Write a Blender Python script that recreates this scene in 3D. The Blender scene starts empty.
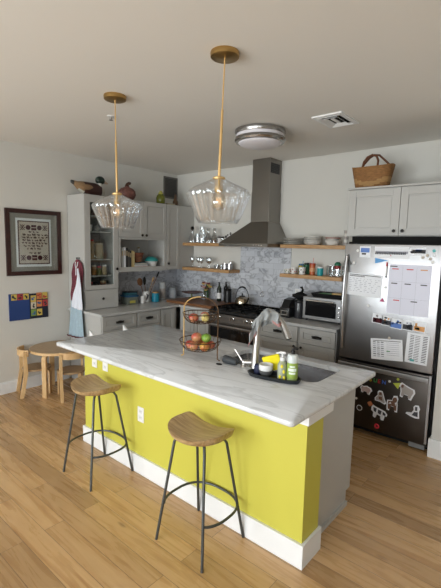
import bpy, bmesh, math, random
from mathutils import Vector, Matrix
random.seed(7)
PI=math.pi
scn=bpy.context.scene
COL=scn.collection

# ------------------------------------------------------------------ materials
def _nt(name):
    m=bpy.data.materials.new(name); m.use_nodes=True
    nt=m.node_tree; b=nt.nodes['Principled BSDF']
    return m,nt,b
def P(name,col,rough=.5,metal=0.,spec=.5,noise=0.,nscale=8.,bump=0.,trans=0.,ior=1.45,coat=0.,stretch=None,emit=None,es=0.):
    m,nt,b=_nt(name)
    b.inputs['Base Color'].default_value=(*col,1); b.inputs['Roughness'].default_value=rough
    b.inputs['Metallic'].default_value=metal; b.inputs['Specular IOR Level'].default_value=spec
    b.inputs['Transmission Weight'].default_value=trans; b.inputs['IOR'].default_value=ior
    b.inputs['Coat Weight'].default_value=coat
    if emit: b.inputs['Emission Color'].default_value=(*emit,1); b.inputs['Emission Strength'].default_value=es
    tc=nt.nodes.new('ShaderNodeTexCoord'); mp=nt.nodes.new('ShaderNodeMapping')
    nt.links.new(tc.outputs['Object'],mp.inputs['Vector'])
    if stretch: mp.inputs['Scale'].default_value=stretch
    nz=nt.nodes.new('ShaderNodeTexNoise'); nz.inputs['Scale'].default_value=nscale; nz.inputs['Detail'].default_value=4
    nt.links.new(mp.outputs['Vector'],nz.inputs['Vector'])
    mx=nt.nodes.new('ShaderNodeMix'); mx.data_type='RGBA'
    mx.inputs[6].default_value=(*[max(0,c*(1-noise)) for c in col],1)
    mx.inputs[7].default_value=(*[min(1,c*(1+noise)) for c in col],1)
    nt.links.new(nz.outputs['Fac'],mx.inputs[0]); nt.links.new(mx.outputs[2],b.inputs['Base Color'])
    if bump:
        bp=nt.nodes.new('ShaderNodeBump'); bp.inputs['Strength'].default_value=bump; bp.inputs['Distance'].default_value=.005
        nt.links.new(nz.outputs['Fac'],bp.inputs['Height']); nt.links.new(bp.outputs['Normal'],b.inputs['Normal'])
    return m
def ramp(nt,stops):
    r=nt.nodes.new('ShaderNodeValToRGB')
    while len(r.color_ramp.elements)<len(stops): r.color_ramp.elements.new(.5)
    for e,(p,c) in zip(r.color_ramp.elements,stops): e.position=p; e.color=(*c,1)
    return r
def wood_mat(name,c0,c1,scale=(1,12,12),rough=.45,dist=2.,coat=0.):
    m,nt,b=_nt(name); L=nt.links.new
    tc=nt.nodes.new('ShaderNodeTexCoord'); mp=nt.nodes.new('ShaderNodeMapping'); mp.inputs['Scale'].default_value=scale
    L(tc.outputs['Object'],mp.inputs['Vector'])
    n=nt.nodes.new('ShaderNodeTexNoise'); n.inputs['Scale'].default_value=3; n.inputs['Detail'].default_value=6; n.inputs['Distortion'].default_value=dist
    L(mp.outputs['Vector'],n.inputs['Vector'])
    r=ramp(nt,[(.3,c0),(.7,c1)]); L(n.outputs['Fac'],r.inputs['Fac']); L(r.outputs['Color'],b.inputs['Base Color'])
    b.inputs['Roughness'].default_value=rough; b.inputs['Coat Weight'].default_value=coat
    return m
def floor_mat():
    m,nt,b=_nt('oak_planks'); L=nt.links.new
    tc=nt.nodes.new('ShaderNodeTexCoord')
    br=nt.nodes.new('ShaderNodeTexBrick'); br.offset=.37; br.inputs['Scale'].default_value=1
    br.inputs['Brick Width'].default_value=1.25; br.inputs['Row Height'].default_value=.127
    br.inputs['Mortar Size'].default_value=.0016; br.inputs['Mortar Smooth'].default_value=.3
    br.inputs['Color1'].default_value=(.0,.0,.0,1); br.inputs['Color2'].default_value=(1,1,1,1); br.inputs['Mortar'].default_value=(.5,.5,.5,1)
    L(tc.outputs['Object'],br.inputs['Vector'])
    # grain shifted for each plank
    add=nt.nodes.new('ShaderNodeVectorMath'); add.operation='MULTIPLY_ADD'
    add.inputs[1].default_value=(7,3,5)
    L(br.outputs['Color'],add.inputs[0]); L(tc.outputs['Object'],add.inputs[2])
    mp=nt.nodes.new('ShaderNodeMapping'); mp.inputs['Scale'].default_value=(1.1,11,1)
    L(add.outputs[0],mp.inputs['Vector'])
    n=nt.nodes.new('ShaderNodeTexNoise'); n.inputs['Scale'].default_value=1.6; n.inputs['Detail'].default_value=8; n.inputs['Distortion'].default_value=1.6
    L(mp.outputs['Vector'],n.inputs['Vector'])
    r=ramp(nt,[(.25,(.38,.205,.088)),(.45,(.52,.325,.155)),(.75,(.61,.405,.215))]); L(n.outputs['Fac'],r.inputs['Fac'])
    tone=ramp(nt,[(0,(.74,.70,.65)),(.5,(.95,.92,.88)),(1,(1.10,1.08,1.03))]); L(br.outputs['Color'],tone.inputs['Fac'])
    mu=nt.nodes.new('ShaderNodeMix'); mu.data_type='RGBA'; mu.blend_type='MULTIPLY'; mu.inputs[0].default_value=1
    L(r.outputs['Color'],mu.inputs[6]); L(tone.outputs['Color'],mu.inputs[7])
    # knots
    mk=nt.nodes.new('ShaderNodeMapping'); mk.inputs['Scale'].default_value=(1.6,4.5,1); L(add.outputs[0],mk.inputs['Vector'])
    vo=nt.nodes.new('ShaderNodeTexVoronoi'); vo.inputs['Scale'].default_value=1.1; L(mk.outputs['Vector'],vo.inputs['Vector'])
    rk=ramp(nt,[(.0,(1,1,1)),(.05,(.75,.75,.75)),(.10,(0,0,0))]); L(vo.outputs['Distance'],rk.inputs['Fac'])
    mk2=nt.nodes.new('ShaderNodeMix'); mk2.data_type='RGBA'; L(rk.outputs['Color'],mk2.inputs[0])
    L(mu.outputs[2],mk2.inputs[6]); mk2.inputs[7].default_value=(.16,.07,.03,1)
    gap=nt.nodes.new('ShaderNodeMix'); gap.data_type='RGBA'; L(br.outputs['Fac'],gap.inputs[0])
    L(mk2.outputs[2],gap.inputs[6]); gap.inputs[7].default_value=(.13,.065,.03,1)
    L(gap.outputs[2],b.inputs['Base Color'])
    rr=nt.nodes.new('ShaderNodeMapRange'); rr.inputs[3].default_value=.20; rr.inputs[4].default_value=.36
    L(n.outputs['Fac'],rr.inputs[0]); L(rr.outputs[0],b.inputs['Roughness'])
    bp=nt.nodes.new('ShaderNodeBump'); bp.inputs['Strength'].default_value=.25; bp.inputs['Distance'].default_value=.002; bp.invert=True
    L(br.outputs['Fac'],bp.inputs['Height']); L(bp.outputs['Normal'],b.inputs['Normal'])
    return m
def marble_mat(name,base,vein,scale,rough,tiles=False,amt=.6,w=.035):
    m,nt,b=_nt(name); L=nt.links.new
    tc=nt.nodes.new('ShaderNodeTexCoord')
    vec=tc.outputs['Object']
    if tiles:
        sp=nt.nodes.new('ShaderNodeSeparateXYZ'); cb=nt.nodes.new('ShaderNodeCombineXYZ')
        L(vec,sp.inputs[0]); 
        ad=nt.nodes.new('ShaderNodeMath'); ad.operation='ADD'; L(sp.outputs[0],ad.inputs[0]); L(sp.outputs[1],ad.inputs[1])
        L(ad.outputs[0],cb.inputs[0]); L(sp.outputs[2],cb.inputs[1])
        br=nt.nodes.new('ShaderNodeTexBrick'); br.inputs['Scale'].default_value=1
        br.inputs['Brick Width'].default_value=.152; br.inputs['Row Height'].default_value=.076; br.inputs['Mortar Size'].default_value=.0018
        br.inputs['Color1'].default_value=(0,0,0,1); br.inputs['Color2'].default_value=(1,1,1,1)
        L(cb.outputs[0],br.inputs['Vector'])
        ma=nt.nodes.new('ShaderNodeVectorMath'); ma.operation='MULTIPLY_ADD'; ma.inputs[1].default_value=(9,7,5)
        L(br.outputs['Color'],ma.inputs[0]); L(vec,ma.inputs[2]); vec=ma.outputs[0]
    mp=nt.nodes.new('ShaderNodeMapping'); mp.inputs['Rotation'].default_value=(0,0,.5); mp.inputs['Scale'].default_value=scale; L(vec,mp.inputs['Vector'])
    n=nt.nodes.new('ShaderNodeTexNoise'); n.inputs['Scale'].default_value=1; n.inputs['Detail'].default_value=9; n.inputs['Distortion'].default_value=1.4
    L(mp.outputs['Vector'],n.inputs['Vector'])
    r=ramp(nt,[(.5-w*2,(0,0,0)),(.5,(amt,amt,amt)),(.5+w,(0,0,0))]); L(n.outputs['Fac'],r.inputs['Fac'])
    n2=nt.nodes.new('ShaderNodeTexNoise'); n2.inputs['Scale'].default_value=2.2; n2.inputs['Detail'].default_value=6; L(mp.outputs['Vector'],n2.inputs['Vector'])
    r2=ramp(nt,[(.35,tuple(c*.92 for c in base)),(.65,base)]); L(n2.outputs['Fac'],r2.inputs['Fac'])
    mx=nt.nodes.new('ShaderNodeMix'); mx.data_type='RGBA'; L(r.outputs['Color'],mx.inputs[0]); L(r2.outputs['Color'],mx.inputs[6]); mx.inputs[7].default_value=(*vein,1)
    out=mx.outputs[2]
    if tiles:
        tr=ramp(nt,[(0,(.84,.84,.86)),(1,(1.06,1.06,1.06))]); L(br.outputs['Color'],tr.inputs['Fac'])
        tm=nt.nodes.new('ShaderNodeMix'); tm.data_type='RGBA'; tm.blend_type='MULTIPLY'; tm.inputs[0].default_value=1; L(out,tm.inputs[6]); L(tr.outputs['Color'],tm.inputs[7]); out=tm.outputs[2]
        g=nt.nodes.new('ShaderNodeMix'); g.data_type='RGBA'; L(br.outputs['Fac'],g.inputs[0]); L(out,g.inputs[6]); g.inputs[7].default_value=(.42,.43,.45,1); out=g.outputs[2]
    L(out,b.inputs['Base Color']); b.inputs['Roughness'].default_value=rough
    return m
def glass_mat(name,tint=(.95,.97,.97),refl=.5,alpha_body=.04):
    m=bpy.data.materials.new(name); m.use_nodes=True; nt=m.node_tree; nt.nodes.clear(); L=nt.links.new
    o=nt.nodes.new('ShaderNodeOutputMaterial'); t=nt.nodes.new('ShaderNodeBsdfTransparent'); t.inputs[0].default_value=(*tint,1)
    g=nt.nodes.new('ShaderNodeBsdfGlossy'); g.inputs['Roughness'].default_value=.04; g.inputs[0].default_value=(.95,.97,1,1)
    lw=nt.nodes.new('ShaderNodeLayerWeight'); lw.inputs['Blend'].default_value=.35
    mr=nt.nodes.new('ShaderNodeMapRange'); mr.inputs[3].default_value=alpha_body; mr.inputs[4].default_value=refl
    L(lw.outputs['Facing'],mr.inputs[0]); mx=nt.nodes.new('ShaderNodeMixShader')
    L(mr.outputs[0],mx.inputs[0]); L(t.outputs[0],mx.inputs[1]); L(g.outputs[0],mx.inputs[2]); L(mx.outputs[0],o.inputs[0])
    return m
def steel_mat(name,col,rough,scale):
    m,nt,b=_nt(name); L=nt.links.new
    b.inputs['Base Color'].default_value=(*col,1); b.inputs['Metallic'].default_value=1; 
    tc=nt.nodes.new('ShaderNodeTexCoord'); mp=nt.nodes.new('ShaderNodeMapping'); mp.inputs['Scale'].default_value=scale; L(tc.outputs['Object'],mp.inputs['Vector'])
    n=nt.nodes.new('ShaderNodeTexNoise'); n.inputs['Scale'].default_value=4; n.inputs['Detail'].default_value=5; L(mp.outputs['Vector'],n.inputs['Vector'])
    rr=nt.nodes.new('ShaderNodeMapRange'); rr.inputs[3].default_value=rough-.06; rr.inputs[4].default_value=rough+.08
    L(n.outputs['Fac'],rr.inputs[0]); L(rr.outputs[0],b.inputs['Roughness'])
    return m

M={}
M['wall']=P('wall_paint',(.66,.65,.61),.9,noise=.015,nscale=3)
M['ceil']=P('ceiling_paint',(.79,.77,.725),.95,noise=.01,nscale=2)
M['trim']=P('trim_paint',(.80,.81,.81),.45,noise=.01)
M['cab']=P('cabinet_paint',(.47,.465,.445),.42,noise=.02,nscale=5)
M['cabin']=P('cabinet_interior',(.42,.42,.41),.6,noise=.02)
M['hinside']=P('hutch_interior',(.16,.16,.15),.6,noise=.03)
M['yellow']=P('chartreuse_paint',(.56,.52,.075),.5,noise=.02,nscale=4)
M['floor']=floor_mat()
M['counter']=marble_mat('island_marble',(.73,.745,.76),(.42,.43,.44),(1.3,6.5,3),.2,amt=.5,w=.035)
M['counter2']=marble_mat('perimeter_stone',(.55,.55,.54),(.42,.42,.42),(1.5,3,3),.3,amt=.4)
M['tile']=marble_mat('marble_tile',(.62,.64,.68),(.20,.21,.24),(3.2,3.2,4.5),.28,tiles=True,amt=.7,w=.03)
M['steel']=steel_mat('brushed_steel',(.50,.50,.51),.30,(1,1,40))
M['fsteel']=steel_mat('fridge_steel',(.36,.36,.37),.32,(40,40,1))
M['dsteel']=steel_mat('steel_floor_reflection',(.17,.155,.145),.33,(40,40,1))  # range steel with the brown floor reflection put into its base colour
M["freezer"]=steel_mat("freezer_steel_dark_reflection",(.085,.075,.068),.36,(40,40,1))  # fridge steel darkened: reflection of the dark floor put into the colour
M['hsteel']=steel_mat('hood_steel',(.25,.235,.215),.32,(1,1,30))
M['nickel']=P('brushed_nickel',(.50,.48,.46),.33,metal=1,noise=.02)
M['ringmetal']=P('dark_nickel',(.36,.35,.34),.25,metal=1,noise=.02)
M['chrome']=P('chrome',(.80,.80,.80),.1,metal=1)
M['brass']=P('brushed_brass',(.47,.30,.11),.33,metal=1,noise=.05)
M['rodbrass']=P('satin_brass',(.74,.50,.22),.4,metal=.6,noise=.03)
M['bronze']=P('bronze_wire',(.11,.065,.035),.4,metal=.8,noise=.1,nscale=30)
M['goldwire']=P('gold_wire',(.62,.42,.18),.4,metal=.8,noise=.1,nscale=30)
M['black']=P('black_plastic',(.012,.012,.013),.35,noise=.2)
M['blackm']=P('black_matte',(.012,.012,.012),.85,spec=.15,noise=.2)
M['ironleg']=P('gunmetal_leg',(.075,.08,.08),.42,metal=.5,noise=.1)
M['knob']=P('oil_rubbed_knob',(.02,.017,.015),.35,metal=.6)
M['blackglass']=P('oven_black_glass',(.008,.008,.009),.08)
M['butcher']=wood_mat('butcher_block',(.13,.052,.02),(.25,.11,.045),(1,9,9),.4)
M['shelfwood']=wood_mat('shelf_wood',(.36,.19,.075),(.55,.33,.15),(1.2,10,10),.5)
M['stoolwood']=wood_mat('stool_seat_wood',(.26,.15,.062),(.52,.36,.185),(1.6,13,5),.38,1.4)
M['birch']=wood_mat('birch_wood',(.58,.36,.16),(.72,.49,.25),(3,3,1.5),.42)
M['birchtop']=wood_mat('birch_top_wood',(.36,.23,.12),(.46,.31,.17),(2,8,4),.4)
M['glass']=glass_mat('clear_glass',(.95,.96,.96),.85,.12)
M['sglass']=glass_mat('shade_glass',(.965,.972,.975),.7,.07)
M['door_glass']=glass_mat('door_glass',(.93,.95,.94),.22,.02)
M['frame']=wood_mat('mahogany_frame',(.022,.006,.005),(.045,.012,.009),(3,3,3),.3)
M['mat_grey']=P('mat_board',(.30,.28,.255),.9,noise=.03)
M['cream']=P('cream_cloth',(.55,.49,.43),.95,noise=.06,nscale=60)
M['white']=P('white_plastic',(.78,.78,.77),.4,noise=.01)
M['paper']=P('white_paper',(.80,.82,.86),.8,noise=.01)
M['calpaper']=P('calendar_paper',(.70,.71,.82),.6,noise=.01)
M['maroon']=P('maroon_thread',(.06,.008,.014),.9,noise=.1)
M['ink']=P('dark_ink',(.05,.05,.06),.8)
M['redink']=P('red_marker',(.55,.05,.06),.6)
M['frost']=P('frosted_glass',(.78,.76,.80),.35,noise=.01)
M['wicker']=P('wicker',(.27,.13,.045),.8,noise=.55,nscale=30,bump=.9,stretch=(1,1,3))
M['wicker2']=P('wicker_light_band',(.40,.23,.09),.8,noise=.3,nscale=30,bump=.9,stretch=(1,1,3))
M['leather']=P('brown_leather',(.14,.05,.022),.5,noise=.2)
def C(name,r,g,b,rough=.45,**k): 
    if name not in M: M[name]=P(name,(r,g,b),rough,**k)
    return M[name]

# ------------------------------------------------------------------ helpers
def ROOT(o):
    while o.parent: o=o.parent
    return o
class MB:
    def __init__(s): s.bm=bmesh.new(); s.mi=0
    def _f(s,vs):
        try: f=s.bm.faces.new(vs); f.material_index=s.mi; return f
        except ValueError: return None
    def add(s,verts,faces,mtx=None):
        v=[s.bm.verts.new(mtx@Vector(p) if mtx else p) for p in verts]
        fs=[s._f([v[i] for i in f]) for f in faces]
        return v,[f for f in fs if f]
    def box(s,x0,x1,y0,y1,z0,z1,bev=0,mtx=None):
        v,fs=s.add([(x0,y0,z0),(x1,y0,z0),(x1,y1,z0),(x0,y1,z0),(x0,y0,z1),(x1,y0,z1),(x1,y1,z1),(x0,y1,z1)],
              [(0,3,2,1),(4,5,6,7),(0,1,5,4),(1,2,6,5),(2,3,7,6),(3,0,4,7)],mtx)
        if bev:
            es=list({e for f in fs for e in f.edges})
            r=bmesh.ops.bevel(s.bm,geom=es,offset=bev,segments=2,profile=.6,affect='EDGES')
            for f in r['faces']: f.material_index=s.mi
        return s
    def ring(s,rings,close=True,cap=True):
        vs=[[s.bm.verts.new(p) for p in r] for r in rings]
        n=len(vs[0])
        for a,b in zip(vs,vs[1:]):
            for i in range(n if close else n-1):
                s._f([a[i],a[(i+1)%n],b[(i+1)%n],b[i]])
        if cap and close:
            s._f(list(reversed(vs[0]))); s._f(vs[-1])
        return vs
    def lathe(s,prof,c=(0,0,0),seg=24,axis='z',mtx=None,rib=None,sx=1,sy=1):
        rs=[]
        for k,(r,z) in enumerate(prof):
            ring=[]
            for i in range(seg):
                a=2*PI*i/seg; rr=max(r,1e-5)
                if rib and rib[0]<=k<=rib[1]: rr*=1+rib[2]*(1 if i%2 else -1)
                p=Vector((rr*math.cos(a)*sx,rr*math.sin(a)*sy,z))
                if axis=='x': p=Vector((p.z,p.x,p.y))
                if axis=='y': p=Vector((p.x,-p.z,p.y))
                if mtx: p=mtx@p
                ring.append(p+Vector(c))
            rs.append(ring)
        s.ring(rs,True,prof[0][0]<1e-4 and prof[-1][0]<1e-4); return s
    def cyl(s,p0,p1,r0,r1=None,seg=16):
        r1=r0 if r1 is None else r1
        return s.tube([p0,p1],[r0,r1],seg)
    def tube(s,pts,r,seg=10,closed=False):
        pts=[Vector(p) for p in pts]; n=len(pts)
        if not isinstance(r,(list,tuple)): r=[r]*n
        rs=[]; up=None
        for i,p in enumerate(pts):
            if closed: t=(pts[(i+1)%n]-pts[i-1]).normalized()
            else: t=(pts[min(i+1,n-1)]-pts[max(i-1,0)]).normalized()
            if up is None:
                up=Vector((0,0,1)) if abs(t.z)<.9 else Vector((1,0,0))
            a=t.cross(up).normalized(); b=a.cross(t).normalized(); up=b
            rs.append([p+r[i]*(math.cos(2*PI*k/seg)*a+math.sin(2*PI*k/seg)*b) for k in range(seg)])
        if closed: rs.append(rs[0][:]); s.ring(rs,True,False)
        else: s.ring(rs,True,True)
        return s
    def prism(s,poly,d,origin,u,v,w):
        """polygon in (u,v) extruded d along w"""
        o=Vector(origin);u=Vector(u);v=Vector(v);w=Vector(w)
        a=[o+u*x+v*y for x,y in poly]; b=[p+w*d for p in a]
        va=[s.bm.verts.new(p) for p in a]; vb=[s.bm.verts.new(p) for p in b]; n=len(a)
        s._f(list(reversed(va))); s._f(vb)
        for i in range(n): s._f([va[i],va[(i+1)%n],vb[(i+1)%n],vb[i]])
        return s
    def ball(s,c,r,sc=(1,1,1),seg=16,rings=10,mtx=None):
        prof=[(math.sin(PI*k/rings)*r,-math.cos(PI*k/rings)*r*sc[2]) for k in range(rings+1)]
        return s.lathe(prof,c,seg,sx=sc[0],sy=sc[1],mtx=mtx)
    def text(s,body,size,org,u,v,w,depth=.001,align='LEFT'):
        cu=bpy.data.curves.new('t','FONT'); cu.body=body; cu.size=size; cu.extrude=depth/2; cu.align_x=align
        ob=bpy.data.objects.new('t',cu); COL.objects.link(ob)
        dg=bpy.context.evaluated_depsgraph_get(); me=bpy.data.meshes.new_from_object(ob.evaluated_get(dg))
        o=Vector(org);u=Vector(u);v=Vector(v);w=Vector(w)
        vs=[s.bm.verts.new(o+u*p.co.x+v*p.co.y+w*(p.co.z+depth/2)) for p in me.vertices]
        for f in me.polygons: s._f([vs[i] for i in f.vertices])
        bpy.data.objects.remove(ob); bpy.data.curves.remove(cu); bpy.data.meshes.remove(me)
        return s
    def build(s,name,mats,parent=None,smooth=True,ang=.6,subsurf=0):
        bmesh.ops.recalc_face_normals(s.bm,faces=s.bm.faces[:])
        me=bpy.data.meshes.new(name)
        if not isinstance(mats,(list,tuple)): mats=[mats]
        for m in mats: me.materials.append(m)
        if parent:
            r=ROOT(parent); inv=(Matrix.Translation(r.location)@Matrix.Rotation(r.rotation_euler.z,4,'Z')).inverted()
            s.bm.transform(inv)
        s.bm.to_mesh(me); s.bm.free()
        if smooth:
            for p in me.polygons: p.use_smooth=True
            me.set_sharp_from_angle(angle=ang)
        ob=bpy.data.objects.new(name,me); COL.objects.link(ob)
        if parent: ob.parent=parent
        if subsurf:
            md=ob.modifiers.new('s','SUBSURF'); md.levels=subsurf; md.render_levels=subsurf
        return ob
def thing(name,label,cat,loc=(0,0,0),rz=0,group=None):
    o=bpy.data.objects.new(name,None); COL.objects.link(o); o.empty_display_size=.1
    o.location=loc; o.rotation_euler=(0,0,rz); o['label']=label; o['category']=cat
    if group: o['group']=group
    return o
def tag(o,label,cat,group=None):
    o['label']=label; o['category']=cat
    if group: o['group']=group
    return o
def recenter(o,loc):
    """move a single-mesh thing's origin to its base"""
    loc=Vector(loc); o.data.transform(Matrix.Translation(-loc)); o.location=loc; return o
def struct(name,mb,mat,**k):
    o=mb.build(name,mat,**k); o['kind']='structure'; return o
def dup(root,loc=None,rz=None,label=None,group=None):
    r=root.copy(); COL.objects.link(r)
    if loc is not None: r.location=loc
    if rz is not None: r.rotation_euler=(0,0,rz)
    if label: r['label']=label
    if group: r['group']=group
    for ch in list(root.children):
        c=ch.copy(); COL.objects.link(c); c.parent=r
        for g in list(ch.children):
            d=g.copy(); COL.objects.link(d); d.parent=c
    return r
# face frame boxes: ax 'x' faces +X, 'y' faces -Y, 'Y' faces +Y
def fbox(mb,ax,a0,a1,z0,z1,face,d0,d1,bev=0):
    if ax=='x': mb.box(face+d0,face+d1,a0,a1,z0,z1,bev)
    elif ax=='y': mb.box(a0,a1,face-d1,face-d0,z0,z1,bev)
    else: mb.box(a0,a1,face+d0,face+d1,z0,z1,bev)
def shaker(ax,a0,a1,z0,z1,face,parent,name='door',st=.055,mat=None,th=.02):
    mb=MB(); 
    fbox(mb,ax,a0,a0+st,z0,z1,face,0,th,.0015); fbox(mb,ax,a1-st,a1,z0,z1,face,0,th,.0015)
    fbox(mb,ax,a0+st,a1-st,z0,z0+st,face,0,th,.0015); fbox(mb,ax,a0+st,a1-st,z1-st,z1,face,0,th,.0015)
    fbox(mb,ax,a0+st,a1-st,z0+st,z1-st,face,0,th-.011)
    fbox(mb,ax,a0+st+.012,a1-st-.012,z0+st+.012,z1-st-.012,face,0,th-.007,.002)
    return mb.build(name,mat or M['cab'],parent,smooth=False)
def knob(ax,a,z,face,parent,r=.015,mat=None):
    mb=MB(); pr=[(0,0),(r*.45,0),(r*.4,.008),(r*.9,.014),(r,.02),(r*.8,.026),(0,.028)]
    if ax=='x': mb.lathe(pr,(face,a,z),14,'x')
    elif ax=='y': mb.lathe(pr,(a,face,z),14,'y')
    return mb.build('knob',mat or M['knob'],parent)
def cup_pull(ax,a,z,face,parent,w=.058):
    mb=MB(); rows=[]
    n=10;m=5
    for j in range(m+1):
        t=j/m*PI/2; row=[]
        for i in range(n+1):
            ph=PI*i/n; u=-math.cos(ph)*w*math.cos(t*.0)*1; 
            rad=math.sin(ph)
            du=u; dz=.030*rad*math.cos(t)-.012; dd=.027*rad*math.sin(t)+.001
            row.append((a+du,z+dz,dd))
        rows.append(row)
    P3=[[Vector((face+d,aa,zz)) if ax=='x' else Vector((aa,face-d,zz)) for aa,zz,d in r] for r in rows]
    mb.ring(P3,False,False)
    fbox(mb,ax,a-w,a+w,z+.0,z+.012,face,0,.004)
    o=mb.build('pull',M['knob'],parent)
    md=o.modifiers.new('s','SOLIDIFY'); md.thickness=.002
    return o

# ------------------------------------------------------------------ room
H=2.80
X1=7.6; YF=-7.0
struct('floor',MB().box(-.1,X1+.1,YF-.1,.1,-.06,0),M['floor'],smooth=False)
struct('ceiling',MB().box(-.1,X1+.1,YF-.1,.1,H,H+.08),M['ceil'],smooth=False)
struct('wall_left',MB().box(-.12,0,YF-.1,.12,0,H),M['wall'],smooth=False)
struct('wall_back',MB().box(0,X1+.1,0,.12,0,H),M['wall'],smooth=False)
struct('wall_partition',MB().box(4.01,X1,-.835,0,0,H),M['wall'],smooth=False)
struct('wall_right',MB().box(X1,X1+.12,YF-.1,0,0,H),M['wall'],smooth=False)
wins=[(.5,2.5),(2.9,4.9),(5.3,7.0)]; wz0,wz1=.25,2.45
mb=MB(); xs=0
for a,b in wins: mb.box(xs,a,YF-.12,YF,0,H); mb.box(a,b,YF-.12,YF,0,wz0); mb.box(a,b,YF-.12,YF,wz1,H); xs=b
mb.box(xs,X1,YF-.12,YF,0,H); struct('wall_front',mb,M['wall'],smooth=False)
for k,(a,b) in enumerate(wins):
    mb=MB()
    for x in (a,(a+b)/2-.03,b-.06): mb.box(x,x+.06,YF-.09,YF-.03,wz0,wz1)
    for z in (wz0,wz1-.06): mb.box(a,b,YF-.085,YF-.035,z,z+.06)
    w=struct('window_%d'%(k+1),mb,M['trim'],smooth=False)
    g=MB().box(a+.05,b-.05,YF-.065,YF-.06,wz0+.05,wz1-.05).build('pane',M['glass'],smooth=False); g.parent=w
def baseboard(name,ax,a0,a1,face,h=.135):
    mb=MB(); fbox(mb,ax,a0,a1,0,h-.012,face,0,.016); fbox(mb,ax,a0,a1,h-.012,h,face,0,.011)
    return struct(name,mb,M['trim'],smooth=False)
baseboard('baseboard_left','x',YF,-1.875,0)
baseboard('baseboard_partition','y',3.992,X1,-.835,.16)
mb=MB(); mb.box(3.994,4.01,-.835,-.75,0,.16); struct('baseboard_side',mb,M['trim'],smooth=False)
# marble tile backsplash
mb=MB(); mb.box(0,.01,-1.83,0,.915,1.385); struct('trim_1',mb,M['tile'],smooth=False)
mb=MB(); mb.box(.011,3.03,-.01,0,.915,1.368); mb.box(1.29,2.09,-.01,0,1.368,1.75); struct('trim_2',mb,M['tile'],smooth=False)

# ------------------------------------------------------------------ left run base cabinets (face +X)
CF=.70   # front of carcass
def base_cab(ax,a0,a1,face,back,label,fronts,end=None):
    loc=((face+back)/2,(a0+a1)/2,0) if ax=='x' else ((a0+a1)/2,(face+back)/2,0)
    t=thing('base_cabinet',label,'cabinet',loc)
    mb=MB()
    if ax=='x': mb.box(back,face,a0,a1,.10,.885,.001); mb.box(back,face-.07,a0+.002,a1-.002,0,.10)
    else: mb.box(a0,a1,face,back,.10,.885,.001); mb.box(a0+.002,a1-.002,face+.07,back,0,.10)
    mb.build('body',M['cab'],t,smooth=False)
    for kind,b0,b1,z0,z1,h in fronts:
        d=shaker(ax,b0,b1,z0,z1,face,t,'drawer' if kind!='door' else 'door',.045 if z1-z0<.25 else .055)
        fo=face+.02 if ax=='x' else face-.02
        if h and h[0]=='cup': cup_pull(ax,(b0+b1)/2 if len(h)<2 else h[1],(z0+z1)/2,fo,d)
        elif h: knob(ax,h[1],h[2],fo,d)
    return t
base_cab('x',-1.85,-1.345,CF,.02,'grey base cabinet at the near end of the left counter under the glass hutch',
   [('drawer',-1.84,-1.355,.715,.875,('cup',)),('drawer',-1.84,-1.355,.42,.705,('cup',)),('drawer',-1.84,-1.355,.11,.41,('cup',))])
base_cab('x',-1.34,-.955,CF,.02,'grey base cabinet with drawers below the utensil crock on the left counter',
   [('drawer',-1.33,-.965,.715,.875,('cup',)),('drawer',-1.33,-.965,.42,.705,('cup',)),('drawer',-1.33,-.965,.11,.41,('cup',))])
base_cab('x',-.95,-.66,CF,.02,'narrow grey base cabinet with one tall door beside the inner corner',
   [('door',-.94,-.70,.11,.875,None)])
FB=-.62
base_cab('y',.74,1.30,FB,-.02,'grey base cabinet under the butcher block left of the range',
   [('door',.775,1.02,.11,.875,None),('door',1.03,1.29,.11,.875,('k',1.26,.80))])
base_cab('y',2.07,2.595,FB,-.02,'grey base cabinet immediately right of the range',
   [('drawer',2.08,2.585,.715,.875,('cup',)),('door',2.08,2.585,.11,.705,('k',2.555,.66))])
base_cab('y',2.60,3.03,FB,-.02,'grey base cabinet below the toaster oven beside the fridge',
   [('drawer',2.61,3.02,.715,.875,('cup',)),('door',2.61,3.02,.11,.705,('k',2.64,.66))])
# countertops
mb=MB(); mb.box(.012,.745,-1.873,-.655,.885,.914,.003); mb.box(.012,1.302,-.65,-.012,.885,.914,.003); mb.box(.012,.745,-.66,-.645,.885,.914)
recenter(tag(mb.build('countertop',M['counter2'],smooth=False),'pale stone countertop of the left run turning the corner to the range','countertop'),(.4,-.9,.885))
mb=MB(); mb.box(2.068,3.035,-.655,-.012,.885,.914,.003)
recenter(tag(mb.build('countertop',M['counter2'],smooth=False),'short pale stone countertop between the range and the fridge','countertop'),(2.55,-.3,.885))

# ------------------------------------------------------------------ hutch (glass fronted tower on the counter)
HX=.385
t=thing('hutch_cabinet','tall grey hutch standing on the left counter with a glass door full of jars','cabinet',(.19,-1.6,.914))
mb=MB(); y0,y1=-1.85,-1.378; z0,z1=.915,2.30
mb.box(.012,HX-.021,y0,y0+.02,z0,z1); mb.box(.012,HX-.021,y1-.02,y1,z0,z1); mb.box(.012,HX-.021,y0+.02,y1-.02,z1-.03,z1); mb.box(.012,HX-.021,y0+.02,y1-.02,z0,1.17)
mb.box(HX-.045,HX-.021,y0+.02,y0+.035,1.17,z1-.03);mb.box(HX-.045,HX-.021,y1-.035,y1-.02,1.17,z1-.03)
mb.build('body',M['cab'],t,smooth=False)
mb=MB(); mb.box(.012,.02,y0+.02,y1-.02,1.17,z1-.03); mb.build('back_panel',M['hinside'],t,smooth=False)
for zz in (1.33,1.53,1.87,2.06):
    MB().box(.02,HX-.05,y0+.022,y1-.022,zz-.012,zz).build('shelf',M['cabin'],t,smooth=False)
st=.078
mb=MB(); fc=HX-.02
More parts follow.
